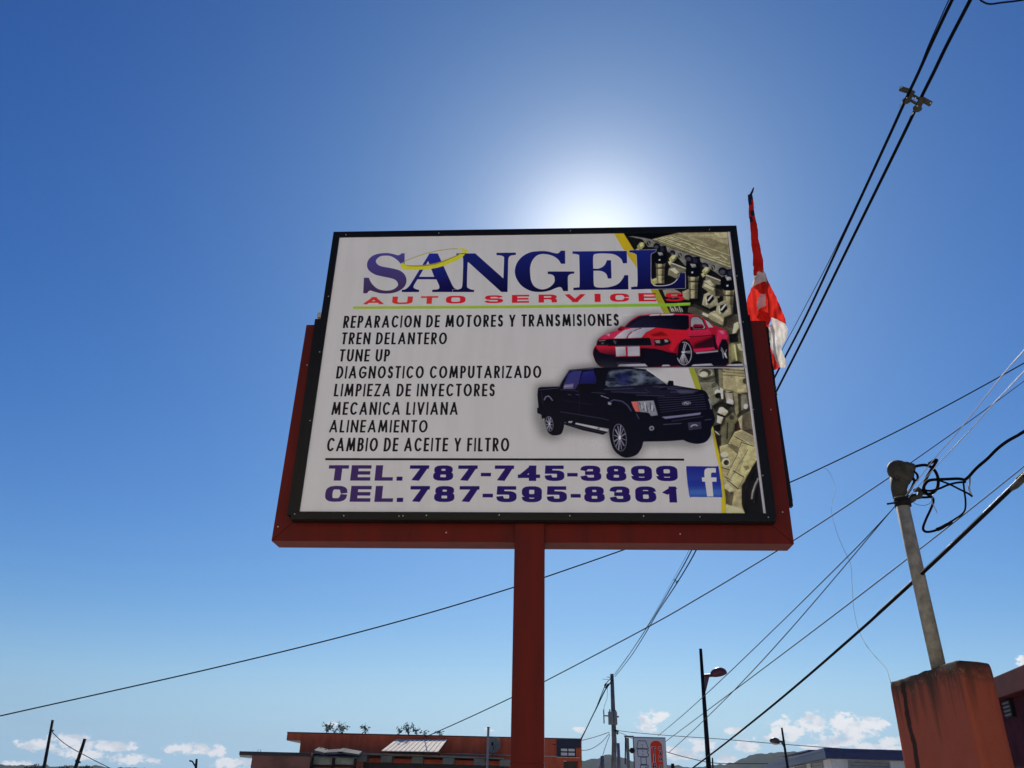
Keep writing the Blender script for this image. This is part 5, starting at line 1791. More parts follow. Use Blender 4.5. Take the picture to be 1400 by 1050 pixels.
mast = thing('service_mast', 'grey galvanised service mast with weatherhead standing on the concrete pillar', 'mast', (mbase.x, mbase.y, PH))
mtop = mp3(1229.5, 672)
mbot = mp3(1285.5, 922)
b = MB()
b.tube([mbot, mbot.lerp(mtop, .5), mtop], [.0515, .0515, .0515], n=20)
b.build('pipe', GALV, mast, smooth=True)
b = MB()
kp = (mtop - EYE).dot(_F) / FPX
ud = (mtop - mbot).normalized()
b.tube([mtop - ud * .05, mtop + ud * .02, mp3(1230.6, 652)], [.058, .060, 13.5 * kp], n=18)
b.ball(mp3(1231, 645), 1, CR, ud, _F, rx=(17.5 * kp, 17.5 * kp, 16 * kp), n=20, m=12)
b.tube([mp3(1231, 646), mp3(1243, 640), mp3(1249.5, 637)], [15.5 * kp, 10 * kp, 4 * kp], n=16)
b.tube([mp3(1234, 652), mp3(1243, 646)], [13 * kp, 8 * kp], n=16)
b.build('weatherhead', CAST, mast, smooth=True)
b = MB()
b.tube([mp3(1225, 652, -.06), mp3(1229, 655, -.07)], .012, n=8)
b.build('set_screw', CAST, mast)
b = MB()
cm = mp3(1234, 688)
b.tube([cm - ud * .03, cm + ud * .03], .062, n=16)
b.tube([mp3(1213, 689, -.07), mp3(1226, 687, -.07)], .008)
b.tube([mp3(1223, 682, -.08), mp3(1236, 680, -.08), mp3(1252, 676, -.06)], .009)
b.build('clamp', DARK, mast)
b = MB()
b.tube([mp3(1241, 685), mp3(1248, 680), mp3(1252, 679)], [.03, .034, .02], n=10)
b.tube([mp3(1250, 671), mp3(1255, 668.5), mp3(1259, 671.5), mp3(1257, 679), mp3(1251, 681)], [.014, .022, .022, .022, .014], n=10)
b.tube([mp3(1258, 674), mp3(1266, 675), mp3(1274, 679)], [.016, .011, .010], n=8)
b.build('insulator', CAST, mast, smooth=True)
# service cables: each its own thing
TG = 'tangled service cables at the mast head'


def mc(label, pts, r, m=RUBBER, off=0.0, cat='cable', n=8):
    b = MB()
    P = smooth3([mp3(p[0], p[1], off + (p[2] if len(p) > 2 else 0)) for p in pts], n)
    b.tube(P, r if not isinstance(r, (list, tuple)) else [r[0] + (r[1] - r[0]) * i / (len(P) - 1) for i in range(len(P))], n=8)
    o = b.build('service_cable', m, smooth=True)
    tag(o, label, cat, TG)


mc('black cable making a big round loop beside the weatherhead', [(1244, 640, 0), (1254, 637, -.02), (1266, 636, -.03), (1276, 641, -.04), (1282, 652, -.05), (1282, 665, -.05), (1276, 673, -.04), (1268, 675, -.03), (1263, 668, -.02), (1266, 655, 0), (1272, 644, .02), (1280, 631, .03), (1279, 629, .03), (1270, 634, .03)], .0125)
mc('black cable lying across the round loop and running right to the splice', [(1262, 671, .03), (1264, 663, .03), (1270, 657, .03), (1282, 655.5, .03), (1296, 655, .03), (1310, 654.5, .03), (1319, 656, .03)], .0125, off=-.08)
mc('black cable bending under the loop towards the splice', [(1264, 670, 0), (1272, 671, -.02), (1284, 668, -.03), (1296, 663, -.03), (1308, 660, -.02), (1320, 659, 0)], .009, off=-.1)
mc('short black cable end crossing down right of the loops', [(1282, 656, -.02), (1298, 662, -.03), (1312, 669, -.03), (1324, 675, -.02), (1329.5, 679, -.02)], .008, off=-.04)
mc('small black cable loop hugging the weatherhead and dropping to the clamp', [(1248, 642, 0), (1245, 650, -.02), (1249, 656, -.03), (1254, 656, -.03), (1254, 649, -.03), (1248, 644, -.02), (1246, 650, -.02), (1250, 657, -.02), (1246, 667, 0), (1240, 676, .01)], .0095, off=-.02)
mc('black service drop climbing from the splice to the right edge', [(1318, 657, 0), (1325, 651, 0), (1335, 640, 0), (1350, 627, 0), (1362, 615, -.05), (1376, 604, -.1), (1390, 596, -.15), (1400, 590, -.2), (1440, 566, -.3)], [.0125, .0135], off=-.05)
mc('thin cable hanging from the splice beside the drop', [(1326, 650), (1326, 660), (1325, 668), (1329, 679)], .0075, BARE, off=-.02)
mc('thin cable hanging from the splice down to the lower wire', [(1317, 658), (1318.5, 672), (1320, 684), (1319.5, 696), (1315, 703), (1305, 710), (1297, 715)], .0075, off=0)
mc('black cable hanging in a deep hook below the clamp and ending in a taped splice', [(1252, 680), (1264, 680), (1274, 680), (1276, 686), (1272, 697), (1266, 710), (1262, 722), (1266, 727), (1276, 726), (1286, 722)], .010)
mc('fat black tape splice at the end of the hooked cable', [(1281, 724), (1287, 721.5), (1293, 718), (1297, 716), (1301, 713)], [.015, .012], off=-.005)
mc('frayed bright strand ends at the mast clamp', [(1276, 676), (1274, 683), (1276, 690), (1280, 698), (1281, 701)], .0035, BARE, off=-.03)
mc('hair thin wire bowed under the mast clamp', [(1246, 684), (1252, 689), (1262, 691), (1270, 689), (1274, 685)], .0018, DARK, off=-.02)

# ---------------------------------------------------------------- neighbouring house at the right edge
nb = thing('purple_house', 'dark plum house with a projecting concrete eave behind the pillar at the right edge', 'house', (8.2, 8.6, .12))
HZ = 2.95
a1 = atz(1350, 929.5, HZ)
a2 = atz(1412, 903, HZ)
dv = (a2 - a1).normalized()
nv = Vector((-dv.y, dv.x, 0))
if nv.x < 0:
    nv = -nv
A0, A1 = a1 - dv * 2.5, a2 + dv * 4
b = MB()
th_ = .25
b.prism([A0 - Vector((0, 0, th_)), A1 - Vector((0, 0, th_)), A1 + nv * 5 - Vector((0, 0, th_)), A0 + nv * 5 - Vector((0, 0, th_))], [A0, A1, A1 + nv * 5, A0 + nv * 5])
b.build('eave_slab', mat('plum_paint', (.085, .014, .022), rough=.8, spec=.08, var=.2, scale=4, bump=.2), nb, bevel=.01)
b = MB()
W0, W1 = A0 + nv * .13 + dv * .1, A1 + nv * .13
zz = HZ - th_ - .003
b.prism([Vector((p.x, p.y, .12)) for p in (W0, W1, W1 + nv * 4, W0 + nv * 4)], [Vector((p.x, p.y, zz)) for p in (W0, W1, W1 + nv * 4, W0 + nv * 4)])
b.build('wall', mat('dull_plum_wall', (.070, .018, .030), rough=.9, spec=.05, var=.3, scale=2.5, bump=.3), nb)
b = MB()
vp = inplane(1383, 969, (W0.x, W0.y), (W1.x, W1.y))
b.box(vp - nv * .02, (.26, .05, .2), dv, nv, (0, 0, 1))
b.build('wall_vent', DARK, nb, bevel=.006)
b = MB()
for k in range(4):
    b.box(vp - nv * .05 + Vector((0, 0, -.07 + k * .045)), (.24, .016, .02), dv, nv, (0, 0, 1))
b.build('vent_louvre', mat('grey_louvre', (.12, .10, .11)), nb)

# ---------------------------------------------------------------- street lamps
def lamp(base_px, top_px, Y, head, red, label, s=1.0, flip=1):
    top, bot = at(*top_px, Y), at(*base_px, Y)
    d = (top - bot)
    g0 = bot + d * ((.0 - bot.z) / d.z)
    t = thing('street_lamp', label, 'street lamp', (g0.x, g0.y, 0), group='street lamps along the road')
    b = MB()
    b.tube([g0, g0.lerp(top, .6), top], [.075 * s, .056 * s, .04 * s], n=12)
    b.build('pole', mat('dark_lamp_paint', (.008, .008, .012), rough=.55, spec=.15), t, smooth=True)
    b = MB()
    b.tube([g0, g0 + Vector((0, 0, .25))], [.13 * s, .12 * s], n=10)
    b.build('base', mat('dark_lamp_paint', (.012, .012, .016)), t)
    hm = mat('oxide_red_paint', (.15, .028, .04), rough=.4) if red else mat('lamp_grey', (.06, .055, .045), rough=.4)
    (ax_, ay_), (bx_, by_), (cx_, cy_) = head      # arm root low, arm top, head tip
    k = (top - EYE).dot(_F) / FPX
    arm_top = at(ax_, ay_, Y)
    b = MB()
    # triangular gusset and arm
    q = [at(ax_, ay_, Y), at(ax_ + flip * 7 * s_k(Y), ay_ - .4, Y), at(bx_, by_, Y)]
    off = Vector((0, .03, 0))
    b.prism([p - off for p in q], [p + off for p in q])
    b.tube([at(ax_, ay_, Y), at(ax_ + flip * 11 * s_k(Y), ay_ - 1, Y)], .045 * s, n=8)
    b.build('bracket', hm, t, smooth=False)
    hx = at((ax_ + flip * 8 * s_k(Y) + cx_) / 2, (ay_ + cy_) / 2 + .3, Y)
    tip = at(cx_, cy_, Y)
    ax2 = (tip - hx).normalized()
    up2 = (CU - ax2 * CU.dot(ax2)).normalized()
    L = (tip - hx).length
    b = MB()
    b.ball(hx, 1, ax2, ax2.cross(up2), up2, rx=(L, L * .6, L * .78), n=18, m=8, z0=0.0)
    b.build('lamp_head', hm, t, smooth=True)
    b = MB()
    b.ball(hx - up2 * (.004 + .0), 1, ax2, ax2.cross(up2), -up2, rx=(L * .86, L * .5, L * (.16 if red else .5)), n=18, m=6, z0=0.0)
    b.build('diffuser', mat('lamp_glass' if red else 'lamp_glass_pale', (.10, .09, .09) if red else (.45, .46, .36), rough=.2), t, smooth=True)


s_k = lambda Y: 22.0 / Y
lamp((969, 1050), (957.8, 887), 22, ((963, 924), (964.6, 946), (994, 919.5)), True, 'tall dark street lamp with a maroon cobra head, right of the sign post')
lamp((1077, 1050), (1068.8, 995), 42, ((1071, 1014.5), (1074, 1027), (1052, 1013.5)), False, 'small distant street lamp with its pale head turned left, before the white clouds', s=1.15, flip=-1)

# ---------------------------------------------------------------- far utility pole
up = thing('utility_pole', 'grey concrete utility pole with an equipment box, beside the tyre shop sign', 'utility pole', (UP.x, UP.y, 0))
tp, bt = at(836.6, 921.5, 60), at(836, 1049, 60)
PG = mat('weathered_grey_pole', (.17, .165, .16), rough=.85, var=.25, scale=3)
b = MB()
g0 = Vector((bt.x, bt.y, 0))
b.tube([g0, Vector((tp.x, tp.y, tp.z * .5)), tp], [.21, .17, .125], n=14)
b.build('shaft', PG, up, smooth=True)
k60 = (tp - EYE).dot(_F) / FPX


def pbx(x0, y0, x1, y1, name, m, d=.35, dy=-.25):
    c = at((x0 + x1) / 2, (y0 + y1) / 2, 60 + dy)
    b = MB()
    b.box(c, (abs(x1 - x0) * k60, d, abs(y1 - y0) * k60 * 1.02))
    b.build(name, m, up, bevel=.01)


pbx(832, 974, 838.2, 989.6, 'equipment_box', mat('grey_box', (.20, .20, .21)), .4)
pbx(839.2, 974, 843.4, 990, 'equipment_box', mat('grey_box', (.20, .20, .21)), .3)
pbx(825, 971, 826.2, 988, 'antenna', DARK, .15)
pbx(826, 978, 833, 979.4, 'antenna_arm', DARK, .08)
pbx(843, 979, 846, 980.8, 'insulator', DARK, .1)
pbx(841.2, 971, 842.2, 975, 'insulator', DARK, .1)
pbx(833, 970, 834.4, 974, 'insulator', DARK, .1)
for x0, y0, x1, y1, r in ((829.5, 925.5, 834, 926, .02), (824, 928.5, 832, 928.8, .015), (826.5, 938, 829, 934.5, .07), (828, 941, 832.5, 935, .08), (840, 998, 846, 1000, .06), (843, 1001, 845, 1004, .06)):
    b = MB()
    b.tube([at(x0, y0, 59.8), at(x1, y1, 59.8)], r, n=6)
    b.build('line_hardware', DARK, up)
b = MB()
b.tube([at(830.5, 940, 59.6), at(830, 955, 59.6), at(826, 966, 59.6), at(825.5, 973, 59.6)], .012, n=5)
b.build('drop_wire', DARK, up)

# ---------------------------------------------------------------- tyre shop sign
TW, TH_ = 512, 900


def make_tire():
    cv = Canvas(TW, TH_, lin((186, 190, 196)))
    s = TW / 43.0                                   # photo px on the board -> canvas px
    X = lambda x: (x - 866) * s
    Y = lambda y: (y - 1007) * s
    navy = lin((26, 32, 58))
    cv.fill([np.array([(0, 0), (TW, 0), (TW, s * 1.2), (0, s * 1.2)])], lin((120, 128, 140)))
    # outlined letters A B I E
    def outl(pts, w=.8 * s):
        q = np.array([(X(840 + a / 11.667), Y(980 + c / 11.667)) for a, c in pts])
        for r in ribbon(q, w, True):
            cv.fill([r], navy)
    def dot(a, c, r=.8):
        cv.fill([ell(X(840 + a / 11.667), Y(980 + c / 11.667), r * s, r * s * .8)], navy)
    outl([(372, 370), (490, 370), (530, 482), (345, 482)])
    outl([(355, 490), (500, 490), (528, 505), (505, 538), (530, 560), (515, 598), (360, 598)])
    outl([(402, 605), (488, 605), (488, 708), (402, 708)])
    for a, c in ((434, 428), (434, 462), (438, 518), (438, 562)):
        dot(a, c)
    q = [(388, 718), (512, 718), (512, 745), (470, 745), (470, 768), (512, 768), (512, 795), (470, 795), (470, 830), (515, 830), (515, 860), (388, 860)]
    outl(q)
    # orange lozenge with the two columns of words
    org = lin((214, 58, 30))
    C_ = lambda a, c: (X(840 + a / 11.667), Y(980 + c / 11.667))
    arcp = [C_(565, 1400), C_(562, 440)] + [C_(655 + 95 * math.cos(w), 440 - 78 * math.sin(w)) for w in np.linspace(math.pi, 0, 16)] + [C_(765, 1400)]
    cv.fill([np.array(arcp)], org)
    def word(txt, cx_, y0, hh, ww, gap):
        y = y0
        for ch in txt:
            if ch != ' ':
                a0, b0 = C_(cx_ - ww / 2, y)
                a1_, b1 = C_(cx_ + ww / 2, y + hh)
                wd = 0.30 * (a1_ - a0)
                if ch == 'I':
                    draw_glyph(cv, ch, (a0 + a1_) / 2 - wd * .9, (a0 + a1_) / 2 + wd * .9, b0 - 4, b1 + 4, lin((214, 216, 222)), wd * 1.7, wd, 3)
                    draw_glyph(cv, ch, (a0 + a1_) / 2 - wd / 2, (a0 + a1_) / 2 + wd / 2, b0, b1, navy, wd, wd, 3)
                else:
                    draw_glyph(cv, ch, a0 - 4, a1_ + 4, b0 - 4, b1 + 4, lin((214, 216, 222)), wd + 7, wd * .8 + 7, 3)
                    draw_glyph(cv, ch, a0, a1_, b0, b1, navy, wd, wd * .75, 3)
                y += hh + gap
            else:
                y += hh * .5
    word('TIRE', 615, 455, 95, 62, 20)
    word('CAR CO', 718, 445, 58, 56, 20)
    return cv.a


ti = bpy.data.images.new('tire_print', TW, TH_)
a_ = make_tire()
a_ = np.where(a_ < .0031308, a_ * 12.92, 1.055 * np.power(np.maximum(a_, 1e-6), 1 / 2.4) - .055)
bf = np.ones((TH_, TW, 4), np.float32)
bf[..., :3] = a_[::-1]
ti.pixels.foreach_set(bf.ravel())
ti.pack()
TY = 38.0
tl, tr_ = at(866.3, 1007.4, TY), at(909.4, 1008.6, TY)
wv = tr_ - tl
hgt = wv.length * TH_ / TW
dn = Vector((0, 0, -1)) * hgt
tsg = thing('tyre_shop_sign', 'grey upright sign reading ABIE, TIRE and CAR CO beside the far utility pole', 'sign', ((tl.x + tr_.x) / 2, TY, 0))
uvquad('printed_face', [tl + dn, tr_ + dn, tr_, tl], print_mat('tyre_sign_print', ti, .7), tsg)
GRY = mat('sign_frame_grey', (.10, .105, .12), rough=.6)
b = MB()
o3 = Vector((0, .004, 0))
o4 = Vector((0, .24, 0))
e_ = wv.normalized() * .012
b.prism([tl + dn - e_ + o3, tr_ + dn + e_ + o3, tr_ + e_ + o3 + Vector((0, 0, .012)), tl - e_ + o3 + Vector((0, 0, .012))], [tl + dn - e_ + o4, tr_ + dn + e_ + o4, tr_ + e_ + o4 + Vector((0, 0, .012)), tl - e_ + o4 + Vector((0, 0, .012))])
b.build('box', GRY, tsg)
k38 = (tl - EYE).dot(_F) / FPX


def bar(x0, y0, x1, y1, w, name, m, Y=TY + .1, parent=tsg, d=None):
    b = MB()
    a, c = at(x0, y0, Y), at(x1, y1, Y)
    dd = (c - a).normalized()
    side = dd.cross(Vector((0, 1, 0))).normalized()
    b.box((a + c) / 2, ((c - a).length, d or w, w), dd, Vector((0, 1, 0)), side)
    return b.build(name, m, parent)


bar(853.5, 1006.8, 866.2, 1007.2, .07, 'top_rail', GRY)
g1 = at(857.5, 1007.5, TY + .1)
b = MB()
b.span(g1.x - .06, g1.x + .06, TY + .02, TY + .18, 0, g1.z - .04)
b.build('post', mat('sign_post_steel', (.13, .13, .15)), tsg)
bar(855.2, 1008, 854.8, 1045, .05, 'side_bar', DARK)
bar(858.6, 1026.5, 866, 1026, .06, 'bracket', DARK)
b = MB()
b.ball(at(864.2, 1026, TY), .12, n=10, m=6)
b.build('floodlight', DARK, tsg)
# second post under the box keeps it standing
b = MB()
cc = (tl + tr_) / 2
b.span(cc.x - .08, cc.x + .08, TY + .04, TY + .2, 0, (tl + dn).z - .002)
b.build('post', mat('sign_post_steel', (.13, .13, .15)), tsg)

# ---------------------------------------------------------------- orange building across the street
OY = 45.0
kO = OY / math.cos(PITCH) / FPX
ORG = mat('burnt_orange_wall', (.66, .120, .050), rough=.85, var=.2, scale=2.2, drip=.3, bump=.2, bscale=8, spec=.2)
ORD = mat('brown_orange_wall', (.30, .125, .085), rough=.85, var=.18, scale=.9, bump=.2, bscale=8, spec=.2)
CREAM = mat('cream_soffit', (.55, .52, .42), rough=.8, var=.12)
ROOFC = mat('dark_roof_edge', (.07, .03, .03), rough=.8, var=.2)
ob = thing('orange_building', 'low burnt orange commercial building with a flat roof, tin awning and weeds on its roof', 'building', (at(590, 1030, OY).x, OY, 0))
rl, rr_ = at(392, 1003.5, OY), at(795, 1008.5, OY)
ZR = (rl.z + rr_.z) / 2
slope = (rr_.z - rl.z) / (rr_.x - rl.x)
X = lambda px, Y=OY: at(px, 1010, Y).x
Zz = lambda py, px=590, Y=OY: at(px, py, Y).z
b = MB()
# wall with real openings at the right end: built from blocks round them
def wall(x0, x1, z0, z1, holes, y0, th, mat_, name='wall', parent=ob):
    xs = sorted({x0, x1, *[h[0] for h in holes], *[h[1] for h in holes]})
    zs_ = sorted({z0, z1, *[h[2] for h in holes], *[h[3] for h in holes]})
    b = MB()
    for a, c in zip(xs, xs[1:]):
        for d, e in zip(zs_, zs_[1:]):
            m_ = ((a + c) / 2, (d + e) / 2)
            if any(h[0] < m_[0] < h[1] and h[2] < m_[1] < h[3] for h in holes):
                continue
            b.span(a, c, y0, y0 + th, d, e)
    return b.build(name, mat_, parent)


wl, wr = X(411.5), X(795)
ztop = ZR - .02
h1 = (X(765.5), X(787.2), Zz(1034.5, 776), Zz(1022, 776))
h2 = (X(770.5), X(790), 0.9, Zz(1040.5, 780))
wall(wl, wr, 0, ztop - .24, [h1, h2], OY, .25, ORG)
b = MB()
b.span(X(411.5) - .003, wr + .003, OY - .02, OY + .27, ztop - .24, ztop)
b.build('parapet', ORG, ob)
b = MB()
b.prism([(X(392), OY - .03, ztop - .33), (X(411.3), OY - .03, ztop - .33), (X(411.3), OY + 7, ztop - .33), (X(392), OY + 7, ztop - .33)],
        [(X(392), OY - .03, ztop + .002), (X(411.3), OY - .03, ztop + .002), (X(411.3), OY + 7, ztop + .002), (X(392), OY + 7, ztop + .002)])
b.build('eave', ORG, ob)
b = MB()
b.span(X(392) + .02, X(411.3) - .01, OY, OY + 6.9, ztop - .36, ztop - .332)
b.build('soffit', CREAM, ob)
b = MB()
b.span(X(391.6), wr + .03, OY - .05, OY + 8, ztop + .003, ztop + .05)
b.build('roof', ROOFC, ob)
for s0, nm in ((wl, 'side_wall'), (wr - .25, 'side_wall')):
    b = MB()
    b.span(s0 + .001, s0 + .249, OY + .252, OY + 7.6, 0, ztop - .003)
    b.build(nm, ORG, ob)
# window with pale panes, dark shade band above, lower opening
PANE = mat('pale_window_pane', (.78, .80, .82), rough=.25, var=.05)
b = MB()
b.span(X(761), X(795) - .05, OY - .09, OY - .025, Zz(1022, 776), ztop - .02)
b.build('shade_band', mat('navy_shade', (.016, .02, .045), rough=.7, var=.2), ob, bevel=.01)
b = MB()
b.span(X(761), X(765.8), OY - .06, OY - .025, Zz(1035, 776), Zz(1022, 776) - .002)
b.build('shade_post', mat('navy_shade', (.016, .02, .045)), ob)
xm = (h1[0] + h1[1]) / 2
win = MB()
fwd = .05
win.span(h1[0], h1[1], OY + .08, OY + .14, h1[2], h1[2] + fwd)
win.span(h1[0], h1[1], OY + .08, OY + .14, h1[3] - fwd, h1[3])
for x in (h1[0], xm - fwd / 2, h1[1] - fwd):
    win.span(x, x + fwd, OY + .079, OY + .141, h1[2] + fwd, h1[3] - fwd)
zt2 = Zz(1028, 776)
win.span(h1[0] + fwd, h1[1] - fwd, OY + .081, OY + .139, zt2 - .03, zt2 + .03)
wo_ = win.build('window', DARK, ob)
for x0, x1 in ((h1[0] + fwd, xm - fwd / 2), (xm + fwd / 2, h1[1] - fwd)):
    for z0, z1 in ((h1[2] + fwd, zt2 - .03), (zt2 + .03, h1[3] - fwd)):
        b = MB()
        b.span(x0, x1, OY + .10, OY + .115, z0, z1)
        b.build('pane', PANE, wo_)
b = MB()
b.span(X(761), X(795) - .1, OY - .05, OY - .001, Zz(1036, 776), Zz(1035, 776))
b.build('sill', CREAM, ob)
b = MB()
b.span(h2[0], h2[0] + .25, OY + .1, OY + .18, h2[2], h2[3] - .3)
b.span(h2[0] + .0, h2[1], OY + .6, OY + .65, h2[2], h2[3])
b.build('doorway_lining', mat('olive_door', (.10, .10, .07)), ob)
# the letter e painted on the wall
b = MB()
ce = at(757.5, 1014.3, OY - .02)
rE = 2.5 * kO
pts = [(rE * .95, 0)] + [(rE * math.cos(a), rE * 1.1 * math.sin(a)) for a in np.linspace(.25, 5.6, 14)]
for qd in ribbon([(-rE, 0), (rE * .9, 0)], rE * .42, cap=False) + ribbon(pts[1:], rE * .5, cap=False):
    b.prism([(ce.x + x, OY - .012, ce.z + z) for x, z in qd], [(ce.x + x, OY - .001, ce.z + z) for x, z in qd])
b.build('letter', mat('black_paint', (.015, .015, .02)), ob)
b = MB()
b.tube([(X(668), OY - .03, Zz(1032, 668)), (X(700), OY - .03, Zz(1032.5, 700)), (X(761), OY - .03, Zz(1034, 761))], .022, n=6)
b.tube([(X(600), OY - .03, Zz(1030.5, 600)), (X(640), OY - .03, Zz(1031, 640)), (X(667), OY - .03, Zz(1032, 667))], .022, n=6)
b.build('conduit', mat('pale_conduit', (.5, .45, .38)), ob)
# concrete canopy with beams
CB = mat('grey_green_concrete', (.22, .22, .17), rough=.85, var=.22, scale=1.2)
cz = Zz(1030, 590)
b = MB()
b.prism([(X(488, 43.5), 43.5, Zz(1031.5, 488, 43.5)), (X(690, 43.5), 43.5, Zz(1038, 690, 43.5)), (X(690), OY - .03, Zz(1038, 690, 43.5)), (X(488), OY - .03, Zz(1031.5, 488, 43.5))],
        [(X(488, 43.5), 43.5, Zz(1028.6, 488, 43.5)), (X(690, 43.5), 43.5, Zz(1036, 690, 43.5)), (X(690), OY - .03, Zz(1036, 690, 43.5)), (X(488), OY - .03, Zz(1028.6, 488, 43.5))])
b.build('canopy', CB, ob)
for px in (489, 523, 565, 607, 649, 684):
    zc_ = Zz(1031.7 + (px - 488) * .032, px, 43.5)
    b = MB()
    b.span(X(px, 43.6), X(px, 43.6) + .55, 43.56, OY - .03, zc_ - .30, zc_ - .012)
    b.build('beam', CB, ob)
b = MB()
b.span(X(489, 43.6), X(489, 43.6) + .4, 43.6, 44, 0, Zz(1040, 489, 43.6) - .03)
b.build('column', mat('orange_column', (.30, .06, .03)), ob)
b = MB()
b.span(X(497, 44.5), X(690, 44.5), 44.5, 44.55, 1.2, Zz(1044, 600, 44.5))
b.build('opening_sheet', mat('dark_opening', (.03, .02, .018)), ob)  # plain dark sheet filling the opening under the canopy
b = MB()
b.prism([(X(497, 44.3), 44.3, Zz(1042, 497, 44.3)), (X(690, 44.3), 44.3, Zz(1047, 690, 44.3)), (X(690, 44.3), 44.45, Zz(1047, 690, 44.3)), (X(497, 44.3), 44.45, Zz(1042, 497, 44.3))],
        [(X(497, 44.3), 44.3, Zz(1036, 497, 44.3)), (X(690, 44.3), 44.3, Zz(1041, 690, 44.3)), (X(690, 44.3), 44.45, Zz(1041, 690, 44.3)), (X(497, 44.3), 44.45, Zz(1036, 497, 44.3))])
b.build('lintel', ORG, ob)

# tin awning, sheets ribbed
aw = thing('tin_awning', 'pale ribbed tin awning tilted on the front of the orange building', 'awning', (X(565), OY - .5, 3))
TIN = mat('pale_tin', (.80, .70, .58), rough=.75, spec=.1, var=.08, scale=3, metal=.0)
p00, p10, p01, p11 = at(521.5, 1027, 42.6), at(599.5, 1028.3, 42.6), at(541.5, 1011.3, OY - .1), at(612, 1011.5, OY - .1)
nS = 12
for i in range(nS):
    a0, a1_ = i / nS, (i + .93) / nS
    b = MB()
    q0, q1, q2, q3 = p00.lerp(p10, a0), p00.lerp(p10, a1_), p01.lerp(p11, a1_), p01.lerp(p11, a0)
    up_ = Vector((0, 0, .02))
    b.prism([q0, q1, q2, q3], [q0 + up_, q1 + up_, q2 + up_, q3 + up_])
    e0, e1 = q1.lerp(q0, .18), q2.lerp(q3, .18)
    b.prism([e0 + up_ * 1.01, q1 + up_ * 1.01, q2 + up_ * 1.01, e1 + up_ * 1.01], [e0 + up_ * 3, q1 + up_ * 1.9, q2 + up_ * 1.9, e1 + up_ * 1.9])
    b.build('sheet', TIN, aw)
b = MB()
b.tube([p00 - Vector((0, 0, .03)), p10 - Vector((0, 0, .03))], .03)
b.tube([p01 - Vector((0, 0, .03)), p11 - Vector((0, 0, .03))], .03)
b.build('frame', DARK, aw)
b = MB()
b.tube([p10 - Vector((0, 0, .03)), Vector((p10.x, OY - .02, p10.z - .25))], .02)
b.build('bracket', DARK, aw)
b = MB()
b.tube([p00 - Vector((0, 0, .03)), Vector((p00.x, OY - .02, p00.z - .2))], .02)
b.build('bracket', DARK, aw)

# unseen pale concrete forecourt, added to bounce light on to the orange wall
b = MB()
b.span(-60, 60, 22.03, 60, 0.0, 0.12)
o = b.build('bounce_forecourt', CONC)
o['kind'] = 'structure'

# grey post and dish before the facade
gp = at(666, 1050, 41)
t_ = thing('grey_post', 'bare grey steel post standing in front of the orange wall beside the satellite dish', 'post', (gp.x, 41, 0))
zt_ = at(666, 995.5, 41).z
b = MB()
b.span(gp.x - .055, gp.x + .055, 40.95, 41.06, 0, zt_)
b.build('shaft', mat('blue_grey_steel', (.16, .17, .20), rough=.5, var=.15), t_, bevel=.008)
b = MB()
b.span(gp.x - .065, gp.x + .065, 40.94, 41.07, zt_, zt_ + .05)
b.build('cap', DARK, t_)
dc = at(676, 1019.5, OY - .5)
sd_ = thing('satellite_dish', 'round grey satellite dish on the orange wall right of the grey post', 'satellite dish', tuple(dc))
b = MB()
ax_d = Vector((-.35, -1, .25)).normalized()
ux = ax_d.cross(Vector((0, 0, 1))).normalized()
uy = ux.cross(ax_d)
R_ = 7.6 * kO
for i in range(6):
    r0 = R_ * i / 5
    for k in range(24):
        w = 2 * math.pi * k / 24
        b.v.append(dc + ux * (r0 * math.cos(w)) + uy * (r0 * 1.08 * math.sin(w)) + ax_d * (.12 * (r0 / R_) ** 2))
for i in range(5):
    for k in range(24):
        j = (k + 1) % 24
        b.f.append((i * 24 + k, i * 24 + j, (i + 1) * 24 + j, (i + 1) * 24 + k))
        b.mi.append(0)
ob_d = b.build('reflector', mat('dish_grey', (.22, .205, .18), rough=.8, spec=.1, var=.1), sd_, smooth=True)
sm_ = ob_d.modifiers.new('thick', 'SOLIDIFY')
sm_.thickness = .02
b = MB()
b.tube([dc + ax_d * .02 - uy * R_ * .5, dc + ax_d * .30 - uy * .05], .014)
b.box(dc + ax_d * .32, (.09, .09, .12), ux, ax_d, uy)
b.build('feed_arm', DARK, sd_)
b = MB()
b.tube([dc - ax_d * .02, dc - ax_d * .12, Vector((dc.x - .1, OY - .01, dc.z - .45))], .025)
b.build('mount', GALV, sd_)

# brown annex on the left and the lean-to beside it
an = thing('brown_annex', 'brownish one storey annex with an overhanging slab at the left end of the orange building', 'building', (X(390, 43), 43, 0))
AYv = 43.0
za = at(360, 1029, AYv).z
b = MB()
b.span(X(348.5, AYv), X(428, AYv), AYv, AYv + 1.8, 0, za - .13)
b.build('wall', ORD, an)
b = MB()
b.span(X(330.5, AYv), X(428, AYv) + .0, AYv - .04, AYv + 1.9, za - .127, za + .04)
b.build('roof_slab', mat('dark_slab', (.05, .045, .05), rough=.8, var=.2), an, bevel=.01)
b = MB()
b.span(X(331.5, AYv), X(348, AYv), AYv, AYv + 1.85, za - .22, za - .13)
b.build('soffit', CREAM, an)
for px in (352.8, 356.5):
    b = MB()
    b.tube([(X(px, AYv), AYv + .3, za + .04), (X(px, AYv), AYv + .3, za + .16)], .012, n=5)
    b.build('rebar_stub', DARK, an)
lt = thing('junk_lean_to', 'ragged grey lean-to of sheets and boards between annex and canopy', 'shed', (X(460, 43), 43, 0))
GS = mat('old_grey_sheet', (.13, .135, .14), rough=.8, var=.3, scale=2, spec=.1)
